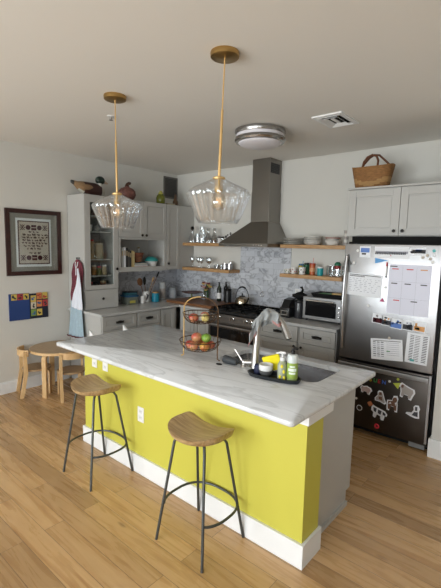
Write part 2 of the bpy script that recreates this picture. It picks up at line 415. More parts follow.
for a,b,c,d in ((y0+.001,y0+st,1.165,z1-.001),(y1-st+.01,y1-.001,1.165,z1-.001),(y0+st,y1-st+.01,1.165,1.165+.05),(y0+st,y1-st+.01,z1-.09,z1-.004)):
    mb.box(fc,fc+.02,a,b,c,d,.0015)
dr=mb.build('door',M['cab'],t,smooth=False)
MB().box(fc+.006,fc+.010,y0+st-.005,y1-st+.015,1.21,z1-.085).build('glass_pane',M['door_glass'],dr,smooth=False)
knob('x',y1-.03,1.41,fc+.02,dr,.018)
mb=MB(); mb.box(fc,fc+.02,y0+.004,y1-.004,.925,1.155,.0015); d2=mb.build('drawer',M['cab'],t,smooth=False); knob('x',(y0+y1)/2,1.045,fc+.02,d2,.018)

# wall cabinet with two doors above an open cubby
t=thing('wall_cabinet','grey wall cabinet with two doors above an open book cubby','cabinet',(.19,-1.0,1.38))
mb=MB(); y0,y1=-1.375,-.562; fc=HX-.02
mb.box(.0,fc,y0,y0+.02,1.38,2.295); mb.box(0,fc,y1-.02,y1,1.38,2.295); mb.box(0,fc,y0+.02,y1-.02,1.38,1.405); mb.box(0,fc,y0+.02,y1-.02,1.80,2.295)
mb.box(fc,fc+.018,y0,y0+.035,1.425,1.785); mb.box(fc,fc+.018,y1-.04,y1,1.425,1.785); mb.box(fc,fc+.018,y0,y1,1.365,1.425); mb.box(fc,fc+.018,y0,y1,1.785,1.81)
mb.box(0,.012,y0,y1,1.40,1.80)
mb.build('body',M['cab'],t,smooth=False)
ym=-.968
for a,b,k in ((y0+.004,ym-.002,ym-.035),(ym+.002,y1-.004,ym+.035)):
    d=shaker('x',a,b,1.815,2.29,fc,t); knob('x',k,1.845,fc+.02,d,.018)
t=thing('wall_cabinet','narrow grey wall cabinet with a single tall door in the corner','cabinet',(.19,-.28,1.38))
MB().box(0,fc,-.56,-.005,1.38,2.295,.001).build('body',M['cab'],t,smooth=False)
d=shaker('x',-.556,-.305,1.375,2.29,fc,t,st=.05); knob('x',-.53,1.46,fc+.02,d,.018)
MB().box(fc,fc+.016,-.30,-.005,1.375,2.29,.001).build('filler_panel',M['cab'],t,smooth=False)

# ------------------------------------------------------------------ range + hood
t=thing('range','black and steel slide-in gas range in the back counter','range',(1.685,-.34,0))
mb=MB(); mb.box(1.306,2.062,-.64,-.02,.09,.895,.002); mb.build('body',M['dsteel'],t,smooth=False)
mb=MB(); mb.box(1.33,2.04,-.56,-.05,0,.09); mb.build('base',M['blackm'],t,smooth=False)
mb=MB(); mb.box(1.303,2.065,-.66,-.02,.896,.922,.004); mb.build('cooktop',M['black'],t,smooth=False)
mb=MB()
for gx in (1.335,1.575,1.815):
    w=.215
    for x in (gx,gx+w-.012): mb.box(x,x+.012,-.60,-.08,.938,.955)
    for y in (-.60,-.35,-.092): mb.box(gx,gx+w,y,y+.012,.938,.955)
    mb.box(gx+w/2-.006,gx+w/2+.006,-.60,-.08,.940,.955)
    for y in (-.47,-.22): mb.box(gx,gx+w,y,y+.01,.940,.955)
    for x in (gx,gx+w-.012):
        for y in (-.60,-.092): mb.box(x,x+.012,y,y+.012,.922,.94)
gr=mb.build('burner_grate',M['blackm'],t,smooth=False)
for bx in (1.44,1.93):
    for by in (-.47,-.22): MB().lathe([(0,.922),(.045,.922),(.045,.932),(.03,.937),(0,.937)],(bx,by,0),20).build('burner',M['blackm'],t)
mb=MB(); mb.prism([(0,0),(-.045,.0),(-.03,.095),(0,.105)],.756,(1.306,-.64,.79),(0,1,0),(0,0,1),(1,0,0)); cp=mb.build('control_panel',M['dsteel'],t,smooth=False)
for kx in (1.40,1.50,1.71,1.915,1.99):
    mb=MB().lathe([(0,0),(.024,0),(.024,.006),(.018,.009),(.016,.03),(0,.032)],(kx,-.681,.848),18,'y'); mb.box(kx-.003,kx+.003,-.722,-.700,.834,.862); mb.build('knob',M['chrome'],cp)
od=MB().box(1.31,2.058,-.67,-.64,.20,.785,.003).build('oven_door',M['dsteel'],t,smooth=False)
MB().box(1.35,2.018,-.674,-.669,.25,.715,.001).build('oven_window',M['blackglass'],od,smooth=False)
mb=MB(); mb.cyl((1.34,-.715,.752),(2.03,-.715,.752),.012); 
for x in (1.37,2.0): mb.cyl((x,-.668,.752),(x,-.715,.752),.008)
mb.build('handle',M['steel'],od)
MB().box(1.31,2.058,-.665,-.64,.095,.19,.003).build('drawer',M['dsteel'],t,smooth=False)

t=thing('range_hood','brushed steel chimney range hood above the range','range hood',(1.685,-.25,1.735))
mb=MB()
L=[(1.31,-.50),(2.06,-.50),(2.06,-.012),(1.31,-.012)]
U=[(1.56,-.28),(1.81,-.28),(1.81,-.012),(1.56,-.012)]
CX0,CX1,CYF=1.64,1.905,-.272
U=[(CX0,CYF),(CX1,CYF),(CX1,-.012),(CX0,-.012)]
r=[[Vector((x,y,1.728)) for x,y in L],[Vector((x,y,1.765)) for x,y in L],[Vector((x,y,2.035)) for x,y in U]]
mb.ring(r); mb.build('canopy',M['hsteel'],t,smooth=False)
for (a,b,e) in ((2.037,2.40,0),(2.40,H,.004)):
    MB().box(CX0+e,CX1-e,CYF+e,-.012,a,b,.001).build('chimney',M['hsteel'],t,smooth=False)
mb=MB()
for k in range(5): mb.box(CX1-.003,CX1,-.235,-.07,2.64+.02*k,2.65+.02*k)
mb.box(CX1-.0038,CX1-.0022,-.25,-.055,2.625,2.745); mb.build('vent_slots',M['black'],t,smooth=False)
mb=MB(); mb.box(1.36,2.01,-.45,-.06,1.722,1.728); mb.build('filter',M['steel'],t,smooth=False)
mb=MB()
for k in range(4): mb.cyl((1.86+.04*k,-.501,1.746),(1.86+.04*k,-.505,1.746),.006)
mb.build('button_row',M['chrome'],t)

# ------------------------------------------------------------------ floating shelves
def shelf(x0,x1,z,label,e=.24):
    mb=MB(); mb.box(x0,x1,-.012-e,-.012,z-.042,z,.002)
    return recenter(tag(mb.build('floating_shelf',M['shelfwood'],smooth=False),label,'shelf'),((x0+x1)/2,-.13,z-.042))
shelf(.39,1.305,1.762,'upper wooden floating shelf with carafes left of the range hood')
shelf(.39,1.285,1.405,'lower wooden floating shelf with wine glasses left of the range hood')
shelf(2.075,2.90,1.762,'upper wooden floating shelf with stacked plates right of the range hood')
shelf(2.085,2.88,1.412,'lower wooden floating shelf with mugs right of the range hood')

# ------------------------------------------------------------------ fridge and its cabinet
t=thing('wall_cabinet','white two-door cabinet mounted above the fridge','cabinet',(3.53,-.3,1.85))
MB().box(3.055,4.005,-.58,-.01,1.85,2.295,.001).build('body',M['cab'],t,smooth=False)
MB().box(3.05,4.006,-.615,-.01,2.295,2.312,.002).build('top_board',M['cab'],t,smooth=False)
for a,b,k in ((3.07,3.545,3.51),(3.55,3.995,3.585)):
    d=shaker('y',a,b,1.858,2.288,-.58,t,st=.065); knob('y',k,1.90,-.60,d,.015)
FX0,FX1,FY=3.153,3.985,-.83
t=thing('refrigerator','stainless bottom-freezer refrigerator covered with papers and magnets','refrigerator',(3.52,-.4,0))
MB().box(FX0+.004,FX1-.004,-.745,-.06,.06,1.775,.003).build('body',M['black'],t,smooth=False)
MB().box(FX0+.02,FX1-.02,-.72,-.10,.0,.06).build('kick_grille',M['blackm'],t,smooth=False)
mb=MB(); mb.box(FX1-.16,FX1-.03,-.80,-.72,.02,.075,.003); mb.build('foot_cover',C('grey_plastic',.22,.22,.22),t,smooth=False)
dr=MB().box(FX0,FX1-.012,FY,-.75,.705,1.775,.008).build('door',M['fsteel'],t,ang=.5)
mb=MB(); pts=[]
for k in range(13):
    f=k/12; pts.append((FX0+.032,FY-.018-.035*math.sin(PI*f),.80+f*.86))
pts=[(FX0+.032,FY+.002,.80)]+pts+[(FX0+.032,FY+.002,1.66)]
mb.tube(pts,.014,12); mb.build('handle',M['steel'],dr)
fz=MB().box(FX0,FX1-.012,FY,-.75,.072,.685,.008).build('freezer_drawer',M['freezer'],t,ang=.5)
mb=MB(); mb.box(FX0+.012,FX1-.03,FY-.045,FY-.025,.632,.672,.006)
for x in (FX0+.05,FX1-.09): mb.box(x,x+.03,FY-.03,FY+.002,.639,.665)
mb.build('handle',M['steel'],fz,smooth=False)
MB().box(FX1-.03,FX1-.011,FY-.002,FY+.002,.09,.69).build('edge_strip',M['steel'],fz,smooth=False)
MB().box(FX0+.01,FX1-.02,-.77,-.70,1.776,1.795,.002).build('hinge_cover',M['blackm'],t,smooth=False)
MB().box(FX0+.004,FX1-.004,-.69,-.06,1.776,1.848).build('gap_shade_block',M['blackm'],t,smooth=False)  # added black block, paints the shade of the gap below the cabinet

fy=FY-.0005
UX=(1,0,0); UZ=(0,0,1); WN=(0,-1,0)
def rotuv(a): return (math.cos(a),0,math.sin(a)),(-math.sin(a),0,math.cos(a))
def sheet(label,cx,cz,w,h,a,draw,name='paper_sheet',cat='paper',mat='paper',grp=None):
    t=thing(name,label,cat,(cx,fy,cz-h/2),group=grp); u,v=rotuv(a)
    MB().prism([(-w/2,-h/2),(w/2,-h/2),(w/2,h/2),(-w/2,h/2)],.0012,(cx,fy,cz),u,v,WN).build('sheet',M[mat],t,smooth=False)
    marks={}
    draw(lambda m,x0,x1,y0,y1: marks.setdefault(m,[]).append((x0,x1,y0,y1)))
    for m,bs in marks.items():
        mb=MB()
        for x0,x1,y0,y1 in bs: mb.prism([(x0*w/2,y0*h/2),(x1*w/2,y0*h/2),(x1*w/2,y1*h/2),(x0*w/2,y1*h/2)],.0006,Vector((cx,fy,cz))+Vector(WN)*.0012,u,v,WN)
        mb.build('print',M[m],t,smooth=False)
    return t
C('blueink',.08,.18,.5); C('greenink',.08,.3,.12); C('tealp',.1,.45,.45); C('softink',.35,.36,.42); C('orangeink',.6,.28,.08)
def d_cal(b):
    for x in (-.33,.33): b('softink',x-.004,x+.004,-1,.92)
    for y in (.32,-.35): b('softink',-.95,.95,y-.003,y+.003)
    hd=['redink','redink','orangeink']
    for i,x in enumerate((-.85,-.15,.5)): b(hd[i],x,x+.32,.80,.84)
    b('ink',-.95,-.6,.90,.94)
    for i,x in enumerate((-.85,-.2,.55)): b('ink',x,x+.3,.22,.26)
    for x,m in ((-.7,'redink'),(.15,'ink')): b(m,x,x+.3,-.46,-.42)
sheet('large white calendar board with three columns on the fridge door',3.737,1.39,.34,.43,.0,d_cal,'calendar','calendar','calpaper')
def d_sched(b):
    b('ink',-.9,.9,.82,.88); b('ink',-.9,.0,.70,.76)
    for k in range(8):
        y=.5-.16*k; x=-.9
        while x<.8:
            l=random.uniform(.05,.2); b('softink',x,x+l,y,y+.035); x+=l+random.uniform(.05,.25)
sheet('white printed sheet with handwriting at the upper left of the fridge door',3.355,1.405,.315,.205,-.04,d_sched)
def d_form(b):
    b('ink',-.85,.9,.78,.83)
    for k in range(8):
        y=.62-.19*k
        for x in (-.85,-.6,-.35):
            b('softink' if k%3 else 'ink',x,x+.18,y,y+.07)
        if k<7: b('softink',0,.8,y,y+.03)
    b('greenink',.0,.22,-.2,-.1)
sheet('white form with small picture rows at the bottom of the fridge door',3.592,.848,.275,.19,.10,d_form)
def d_list(b):
    for k in range(16):
        y=.82-.11*k; b('ink',-.7,-.35,y,y+.04); b('ink',-.25,.2,y,y+.03); b('ink',.45,.85,y,y+.045)
    b('tealp',-.55,-.15,-.88,-.74)
sheet('tall white printed list with columns at the lower right of the fridge door',3.842,.90,.178,.262,-.03,d_list)
def d_bar(b):
    b('softink',-.95,.95,-.2,.25); 
    for k in range(18): b('ink',-.95+.1*k,-.88+.1*k,-.35,.1)
    b('redink',-.05,0,-.6,-.4)
sheet('long grey and white printed strip at the top of the fridge door',3.575,1.705,.29,.10,.0,d_bar,cat='paper')
def d_sky(b):
    b('blueink',-.8,.8,-.1,.7); b('ink',-.6,.2,-.5,-.2)
sheet('small blue and white photo at the top left of the fridge door',3.345,1.705,.10,.10,.0,d_sky,'photo','photo')
def d_car(b):
    b('ink',-.95,.95,-.6,.4); b('blueink',-.3,.5,-.1,.5); b('white',-.7,-.4,-.5,-.2)
sheet('small dark blue photo at the top right of the fridge door',3.79,1.722,.125,.06,.0,d_car,'photo','photo')
u,v=rotuv(.05)
o=MB().prism([(0,-.03),(.115,-.005),(.0,.02)],.0015,(3.44,fy,1.635),u,v,WN).build('pennant',C('pennant_blue',.08,.30,.62),smooth=False)
recenter(tag(o,'small blue pennant on the fridge door below the printed strip','pennant'),(3.48,fy,1.61))
# strip of photos
for k,(x,z,w,c1,c2,l) in enumerate([(3.495,1.115,.085,'maroon','paper','small dark red and white photo at the left end of the snapshot row'),
        (3.575,1.105,.075,'ink','orangeink','small dark snapshot with brown tones in the middle of the row under the calendar'),
        (3.66,1.09,.095,'blueink','paper','blue and white snapshot under the middle of the calendar'),
        (3.755,1.09,.085,'ink','softink','dark grey snapshot under the right side of the calendar'),
        (3.848,1.09,.09,'orangeink','paper','brown and white snapshot at the right end of the row under the calendar')]):
    def d_ph(b,c1=c1,c2=c2):
        random.seed(k+3)
        b(c1,-.85,.85,-.85,.1)
        for i in range(6):
            xx=random.uniform(-.8,.5); yy=random.uniform(-.7,.5); b(random.choice([c1,c2,'ink']),xx,xx+.35,yy,yy+.35)
    sheet(l,x,z,w*1.1,.088,-.06,d_ph,'photo','photo','paper')
# round magnets and markers
mg=None
mags=[(3.278,1.715,'white','white round magnet left of the blue photo at the fridge top left'),(3.735,1.735,'paper','pale round magnet at the right end of the grey strip'),
 (3.832,1.672,'cream','cream round magnet just under the dark blue photo'),(3.865,1.69,'cream','cream round magnet second in the cluster at the fridge top right'),
 (3.912,1.728,'tealp','pale teal round magnet, highest of the cluster at the fridge top right'),(3.913,1.694,'paper','white round magnet in the middle of the fridge top right cluster'),
 (3.888,1.662,'cream','cream round magnet low in the fridge top right cluster'),(3.908,1.634,'white','white round magnet lowest of the fridge top right cluster'),
 (3.548,1.40,'white','small white round magnet beside the calendar left edge'),(3.405,1.222,'white','small white round magnet below the handwritten sheet'),
 (3.61,.955,'cream','cream round magnet holding the form'),(3.25,1.60,'white','white round magnet below the dark bird shape')]
for x,z,m,l in mags:
    mb=MB().lathe([(0,0),(.0125,0),(.0125,.004),(.009,.006),(0,.0065)],(x,fy-.002,z),16,'y')
    recenter(tag(mb.build('round_magnet',M[m]),l,'magnet'),(x,fy,z-.012))
t=thing('marker_pen','red and black dry-erase marker on the fridge door left of the calendar','marker',(3.56,fy,1.50))
MB().cyl((3.545,fy-.008,1.50),(3.546,fy-.008,1.585),.006).build('barrel',M['white'],t)
MB().cyl((3.546,fy-.008,1.585),(3.547,fy-.008,1.62),.0065).build('cap',C('cap_red',.5,.02,.02),t)
MB().cyl((3.545,fy-.008,1.485),(3.545,fy-.008,1.50),.0055).build('end',M['black'],t)
o=MB().prism([(-.022,-.015),(.022,-.015),(.0,.02)],.004,(3.525,fy,1.285),UX,UZ,WN).build('triangle_magnet',C('magenta',.4,.03,.12),smooth=False)
recenter(tag(o,'dark red triangle magnet left of the calendar foot','magnet'),(3.525,fy,1.27))
mb=MB().prism([(-.02,-.05),(.0,-.055),(.012,-.02),(.03,-.06),(.045,-.05),(.02,-.01),(.01,.05),(0,.02),(-.02,.0),(-.03,-.03)],.004,(3.185,fy,1.64),UX,UZ,WN)
recenter(tag(mb.build('bird_magnet',C('slate',.08,.08,.07),smooth=False),'dark grey bird-shaped magnet at the upper left of the fridge door','magnet'),(3.19,fy,1.58))

# animal magnets on the freezer drawer
def animal(label,cx,cz,s,out,body,dark,cat='magnet',base='paper',c1='gry',c2='ink',a=0,name='animal_magnet'):
    t=thing(name,label,cat,(cx,fy,cz-s)); u,v=rotuv(a)
    sc=lambda pl,k=1:[(x*s*k,y*s*k) for x,y in pl]
    MB().prism(sc(out),.003,(cx,fy,cz),u,v,WN).build('backing',M[base],t,smooth=False)
    MB().prism(sc(body),.002,Vector((cx,fy-.003,cz)),u,v,WN).build('body',M[c1],t,smooth=False)
    mb=MB()
    for d in dark: mb.prism(sc(d),.0012,Vector((cx,fy-.005,cz)),u,v,WN)
    mb.build('marking',M[c2],t,smooth=False)
    return t
C('gry',.40,.37,.35); C('pinkish',.50,.38,.36); C('brownf',.16,.08,.05); C('whitefur',.7,.7,.72)
def shrink(pl,k): 
    cx=sum(p[0] for p in pl)/len(pl); cy=sum(p[1] for p in pl)/len(pl); return [(cx+(x-cx)*k,cy+(y-cy)*k) for x,y in pl]
cow=[(-1.1,.55),(-1.0,.9),(-.6,.75),(.7,.55),(1.05,.2),(1.0,-.1),(.75,-.1),(.7,-.75),(.35,-.8),(.3,-.3),(-.3,-.25),(-.4,-.8),(-.75,-.7),(-.75,-.1),(-1.1,.1)]
pig=[(-1.1,.0),(-.9,.5),(-.5,.45),(0,.7),(.8,.55),(1.1,.1),(.85,-.3),(.8,-.75),(.4,-.7),(.3,-.4),(-.3,-.4),(-.4,-.75),(-.75,-.7),(-.8,-.3)]
bearp=[(-.4,1.0),(.1,1.05),(.35,.6),(.6,.0),(1.0,-.75),(.8,-1.0),(.0,-.8),(-.8,-.85),(-.9,-.4),(-.5,.2),(-.6,.7)]
horse=[(.0,1.05),(.45,1.15),(.6,.75),(.5,.35),(.55,-.1),(.55,-1.0),(.25,-1.0),(.1,-.4),(-.3,-.35),(-.45,-1.0),(-.75,-.95),(-.8,-.1),(-.75,.35),(-.15,.45)]
sheep=[(-1.05,.9),(-.8,1.1),(-.3,.9),(.2,.75),(.9,.6),(1.05,.15),(.85,-.4),(.7,-1.0),(.35,-.95),(.3,-.5),(-.3,-.45),(-.45,-.95),(-.8,-.9),(-.8,-.2),(-.9,.3),(-1.15,.5)]
dog=[(.2,1.0),(.65,1.05),(.85,.6),(.75,.1),(.85,-.9),(.3,-1.0),(-.4,-.85),(-1.1,-.6),(-.95,-.35),(-.3,-.3),(.0,.2),(-.05,.7)]
def A(label,pl,x,z,s,c1,c2,dk,a=0): return animal(label,x,z,s,pl,shrink(pl,.80),dk,c1=c1,c2=c2,a=a)
A('pig magnet with pinkish grey body on the freezer drawer',pig,3.435,.442,.052,'pinkish','gry',[[(-.9,.05),(-.7,.35),(-.5,.3),(-.6,.0)]],-.15)
A('brown and grey sitting animal magnet, second animal from the left on the freezer drawer',bearp,3.572,.405,.056,'gry','brownf',[[(-.3,.8),(.0,.85),(.15,.4),(-.3,.3)],[(-.3,.0),(.2,.1),(.4,-.5),(-.2,-.4)]],-.1)
A('brown horse magnet below and right of the sitting animal magnet',horse,3.683,.372,.070,'brownf','whitefur',[[(-.6,-.1),(-.2,-.05),(-.3,.2)],[(.2,.2),(.4,.3),(.35,-.2)]],0)
A('black and white cow magnet lowest on the freezer drawer',cow,3.568,.250,.068,'whitefur','ink',[[(-.85,.62),(-.4,.55),(-.42,.0),(-.72,.1)],[(-.2,.5),(.3,.45),(.22,-.1),(-.15,.0)],[(.42,.45),(.85,.25),(.85,-.05),(.5,.0)]],-.1)
A('grey ram magnet at the upper right of the freezer drawer',sheep,3.79,.508,.064,'gry','brownf',[[(-.8,.85),(-.5,.8),(-.55,.4),(-.8,.45)]],-.1)
A('black and white sheepdog magnet at the right of the freezer drawer',dog,3.855,.352,.058,'whitefur','ink',[[(.2,.8),(.5,.8),(.5,.2),(.2,.2)],[(.1,-.05),(.6,.05),(.62,-.7),(-.2,-.6)]],.0)
mb=MB(); 
for k in range(28): pass
o=MB().prism([(-.02,-.02),(.02,-.02),(.02,.02),(-.02,.02)],.004,(3.482,fy,.318),*rotuv(.6),WN).build('tile_magnet',C('rust',.45,.16,.07),smooth=False)
recenter(tag(o,'small orange square magnet between pig and cow magnets','magnet'),(3.482,fy,.298))
def ringmag(x,z,R,r,m,label):
    mb=MB().tube([(x+R*math.cos(a),fy-.003,z+R*math.sin(a)) for a in [2*PI*k/20 for k in range(20)]],r,8,True)
    recenter(tag(mb.build('ring_magnet',m),label,'magnet'),(x,fy,z-R))
ringmag(3.385,.252,.024,.003,M['paper'],'thin pale ring magnet at the left of the freezer drawer')
ringmag(3.555,.125,.016,.008,C('redmag',.6,.03,.05),'red ring magnet at the foot of the freezer drawer')
o=MB().prism([(-.034,.014),(.03,.03),(.012,-.03)],.004,(3.703,fy,.545),UX,UZ,WN).build('triangle_magnet',C('lime',.55,.62,.08),smooth=False)
recenter(tag(o,'lime green triangle magnet near the top of the freezer drawer','magnet'),(3.703,fy,.515))
for x,z,l,m in ((3.64,.568,'white oval magnet between the letters and the lime triangle','white'),(3.71,.603,'pale green magnet above the lime triangle','lime'),(3.35,.335,'white magnet at the left edge of the freezer, partly behind the island','white')):
    mb=MB().lathe([(0,0),(.011,0),(.011,.004),(0,.005)],(x,fy-.047 if z>.61 else fy-.002,z),14,'y')
    recenter(tag(mb.build('round_magnet',M[m]),l,'magnet'),(x,fy,z-.01))
for ch,x,m,l in (('S',3.460,C('mag_yellow',.75,.55,.03),'yellow letter S magnet'),('U',3.497,C('mag_green',.06,.4,.1),'green letter U magnet'),('E',3.536,C('mag_red',.6,.04,.04),'red letter E magnet'),('N',3.572,C('mag_blue',.05,.14,.55),'blue letter N magnet')):
    mb=MB().text(ch,.05,(x,fy,.53),UX,UZ,WN,.006)
    recenter(tag(mb.build('letter_magnet',m,smooth=False),l+' on the freezer drawer','magnet'),(x,fy,.53))

# ------------------------------------------------------------------ island
IX0,IX1,IY0,IY1=1.603,3.842,-2.868,-1.775
t=thing('kitchen_island','kitchen island with bright chartreuse front wall, white baseboard and grey end panel','island',(2.73,-2.3,0))
MB().box(1.662,3.80,-2.64,-2.455,0,.883).build('front_wall',M['yellow'],t,smooth=False)
mb=MB()
mb.box(1.645,3.817,-2.658,-2.64,0,.14,.002); mb.box(3.80,3.817,-2.64,-2.44,0,.14,.002); mb.box(1.645,1.662,-2.64,-2.44,0,.14,.002)
mb.build('baseboard',M['trim'],t,smooth=False)
mb=MB(); mb.box(1.645,3.817,-2.658,-2.64,.815,.883,.001); mb.box(3.80,3.817,-2.64,-2.37,.815,.883,.001); mb.box(1.645,1.662,-2.64,-2.40,.815,.883,.001)
mb.build('top_trim',M['trim'],t,smooth=False)
bd=MB(); bd.box(1.68,3.735,-2.454,-1.87,.10,.66); bd.box(1.68,2.80,-2.454,-1.87,.66,.883); bd.box(3.70,3.735,-2.454,-1.87,.66,.883); bd.box(2.80,3.70,-2.454,-2.40,.66,.883); bd.box(1.70,3.73,-2.454,-1.94,0,.10)
bd.build('cabinet_body',M['cab'],t,smooth=False)
mb=MB(); mb.box(3.736,3.748,-2.454,-1.885,.10,.883); mb.box(3.736,3.748,-2.454,-1.945,0,.10); mb.box(3.748,3.762,-2.454,-1.945,0,.03)
mb.build('end_panel',M['cab'],t,smooth=False)
for k in range(4):
    a=1.69+k*.508; d=shaker('Y',a,a+.50,.12,.87,-1.869,t)
# countertop with sink cut-out
SX0,SX1,SY0,SY1=2.86,3.655,-2.295,-1.885
def rrect(x0,x1,y0,y1,r,n=6):
    p=[]
    for cx,cy,a0 in ((x1-r,y0+r,-PI/2),(x1-r,y1-r,0),(x0+r,y1-r,PI/2),(x0+r,y0+r,PI)):
        for i in range(n+1): a=a0+PI/2*i/n; p.append((cx+r*math.cos(a),cy+r*math.sin(a)))
    return p
def slab_with_hole(outer,inner,z0,z1,bev):
    mb=MB(); bm=mb.bm; n=len(outer)
    def loop(pl,z,s=0,c=None):
        return [bm.verts.new((x,y,z)) for x,y in pl]
    def inset(pl,d):
        cx=sum(p[0] for p in pl)/n; cy=sum(p[1] for p in pl)/n
        out=[]
        for i,(x,y) in enumerate(pl):
            ax,ay=pl[i-1]; bx,by=pl[(i+1)%n]; tx,ty=bx-ax,by-ay; l=math.hypot(tx,ty) or 1
            out.append((x-ty/l*d*1.0,y+tx/l*d))
        return out
    oi=inset(outer,bev)
    lo0=loop(oi,z0); lo1=loop(outer,z0+bev); lo2=loop(outer,z1-bev); lo3=loop(oi,z1); li3=loop(inner,z1); li0=loop(inner,z0)
    for a,b in ((lo0,lo1),(lo1,lo2),(lo2,lo3),(lo3,li3),(li3,li0),(li0,lo0)):
        for i in range(n): mb._f([a[i],a[(i+1)%n],b[(i+1)%n],b[i]])
    return mb
o=slab_with_hole(rrect(IX0,IX1,IY0,IY1,.025,6),rrect(SX0,SX1,SY0,SY1,.07,6),.884,.914,.005).build('island_countertop',M['counter'],ang=.8)
recenter(tag(o,'large white veined marble slab on top of the island','countertop'),(2.73,-2.33,.884))
# sink
t=thing('sink','stainless undermount sink set in the island countertop','sink',(3.255,-2.09,.68))
mb=MB(); rs=[]
for dx,z,r in ((-.012,.883,.08),(.006,.883,.07),(.01,.74,.07),(.035,.70,.06),(.12,.692,.04)):
    rs.append([Vector((x,y,z)) for x,y in rrect(SX0+dx,SX1-dx,SY0+dx,SY1-dx,r)])
vs=mb.ring(rs,True,False); mb._f(vs[-1]); o=mb.build('basin',P('sink_steel',(.55,.55,.56),.2,metal=1,noise=.02),t,ang=1.2); md=o.modifiers.new('s','SOLIDIFY'); md.thickness=.002; md.offset=-1
MB().lathe([(0,0),(.045,0),(.045,.004),(.03,.005),(.028,.001),(0,.001)],(3.2,-2.08,.693),20).build('drain',M['chrome'],t)

# faucet
t=thing('kitchen_faucet','tall brushed nickel arched faucet rising from the island counter','faucet',(3.245,-2.345,.914))
mb=MB(); pts=[(3.245,-2.345,.916),(3.245,-2.345,.93),(3.247,-2.343,1.05),(3.25,-2.34,1.17),(3.257,-2.335,1.245),(3.275,-2.315,1.292),(3.30,-2.285,1.31),(3.325,-2.25,1.298),(3.345,-2.222,1.262)]
mb.tube(pts,[.030,.027,.0235,.0195,.0175,.0165,.016,.016,.0165],18); mb.build('body',M['nickel'],t)
mb=MB(); mb.tube([(3.345,-2.222,1.262),(3.358,-2.207,1.235),(3.385,-2.185,1.16),(3.392,-2.18,1.135)],[.017,.019,.0255,.024],18); mb.build('spray_head',M['nickel'],t)
MB().cyl((3.393,-2.179,1.133),(3.394,-2.178,1.129),.018).build('nozzle',M['blackm'],t)
mb=MB(); mb.cyl((3.245,-2.345,.915),(3.245,-2.345,.92),.034); mb.build('base_ring',M['nickel'],t)
# small valve left of the faucet
t=thing('faucet_handle','small chrome lever valve standing just left of the faucet','faucet handle',(3.13,-2.315,.914))
mb=MB(); mb.lathe([(0,0),(.024,0),(.022,.006),(.016,.012),(.016,.045),(0,.05)],(3.13,-2.315,.915),18); mb.tube([(3.13,-2.315,.945),(3.19,-2.30,.952)],[.017,.017],14); mb.build('valve_body',M['nickel'],t)
MB().tube([(3.12,-2.318,.95),(3.10,-2.322,.975),(3.075,-2.327,1.01),(3.06,-2.33,1.025)],[.008,.006,.006,.007],10).build('lever',M['nickel'],t)
# black bottle lying by the sink
t=thing('dark_cylinder','dark grey cylinder lying on its side at the left rim of the sink','cylinder',(3.03,-2.33,.914))
u=Vector((.17,-.02,0)); 
MB().tube([(2.975,-2.34,.943),(2.985,-2.34,.943),(3.02,-2.338,.942),(3.065,-2.336,.939),(3.085,-2.335,.937)],[.025,.028,.027,.024,.018],18).build('roll',C('charcoal',.045,.05,.055,.6),t)
MB().tube([(2.968,-2.341,.943),(2.976,-2.34,.943)],[.019,.0235],18).build('open_end',M['blackm'],t)
o=MB().lathe([(0,0),(.024,0),(.024,.003),(.0,.004)],(2.975,-2.395,.9145),20,sx=1.0,sy=.7).build('counter_cap',M['blackm'])
recenter(tag(o,'flat black oval cap on the island counter beside the fruit stand','counter cap'),(2.975,-2.395,.9145))

# towel draped over the faucet
t=thing('dish_towel','grey dish towel with pink corners draped over the faucet neck','towel',(3.30,-2.29,1.10))
mb=MB()
ridge=[(3.225,-2.362,1.225),(3.240,-2.348,1.262),(3.262,-2.328,1.302),(3.290,-2.295,1.330),(3.322,-2.252,1.323),(3.345,-2.226,1.294)]
dirx=Vector((.78,.62,0)).normalized(); side=Vector((.62,-.78,0)).normalized()
NU=26; NV=22; grid=[]
def lerp_path(p,f):
    f*=len(p)-1; i=min(int(f),len(p)-2); g=f-i; return Vector(p[i]).lerp(Vector(p[i+1]),g)
for i in range(NU+1):
    f=i/NU; c=lerp_path(ridge,f); row=[]
    Lf=lerp_path([(.15,0,0),(.165,0,0),(.12,0,0),(.075,0,0),(.10,0,0),(.12,0,0),(.075,0,0)],f).x; Lb=.10+.03*math.sin(4*f)
    for j in range(-NV//2,NV//2+1):
        s=j/(NV/2); ln=(Lf if s>0 else Lb)*abs(s)
        r=.023; ang=min(ln/r,PI/2); drop=max(0,ln-r*PI/2)
        off=r*math.sin(ang)*(1+.18*math.sin(f*PI*5+1)); z=-r*(1-math.cos(ang))-drop
        fold=(.011*math.sin(f*PI*7+s*1.2)+.006*math.sin(f*PI*13+2))*min(1,ln/.06)
        p=c+side*((off+fold+.02*drop)*(1 if s>0 else -1))+Vector((0,0,z+.004))
        p+=dirx*(.5*drop*(f-.5)+.006*math.sin(9*s+5*f)); p.z+=.004*math.sin(14*f+5*s)
        row.append(p)
    grid.append(row)
mb.ring(grid,False,False)
for f_ in mb.bm.faces:
    c=f_.calc_center_median()
mb.bm.faces.ensure_lookup_table()
k=0
for i in range(NU):
    for j in range(NV):
        fidx=i*NV+j
        s=(j+.5)/(NV/2)-1; f=(i+.5)/NU
        if abs(s)>.80 and (f<.30 or f>.74): mb.bm.faces[fidx].material_index=1
o=mb.build('cloth',[P('grey_towel',(.33,.345,.35),1.0,spec=.1,noise=.12,nscale=50,bump=.4),C('pink_towel',.42,.22,.21,.95)],t,ang=3); md=o.modifiers.new('s','SOLIDIFY'); md.thickness=.004

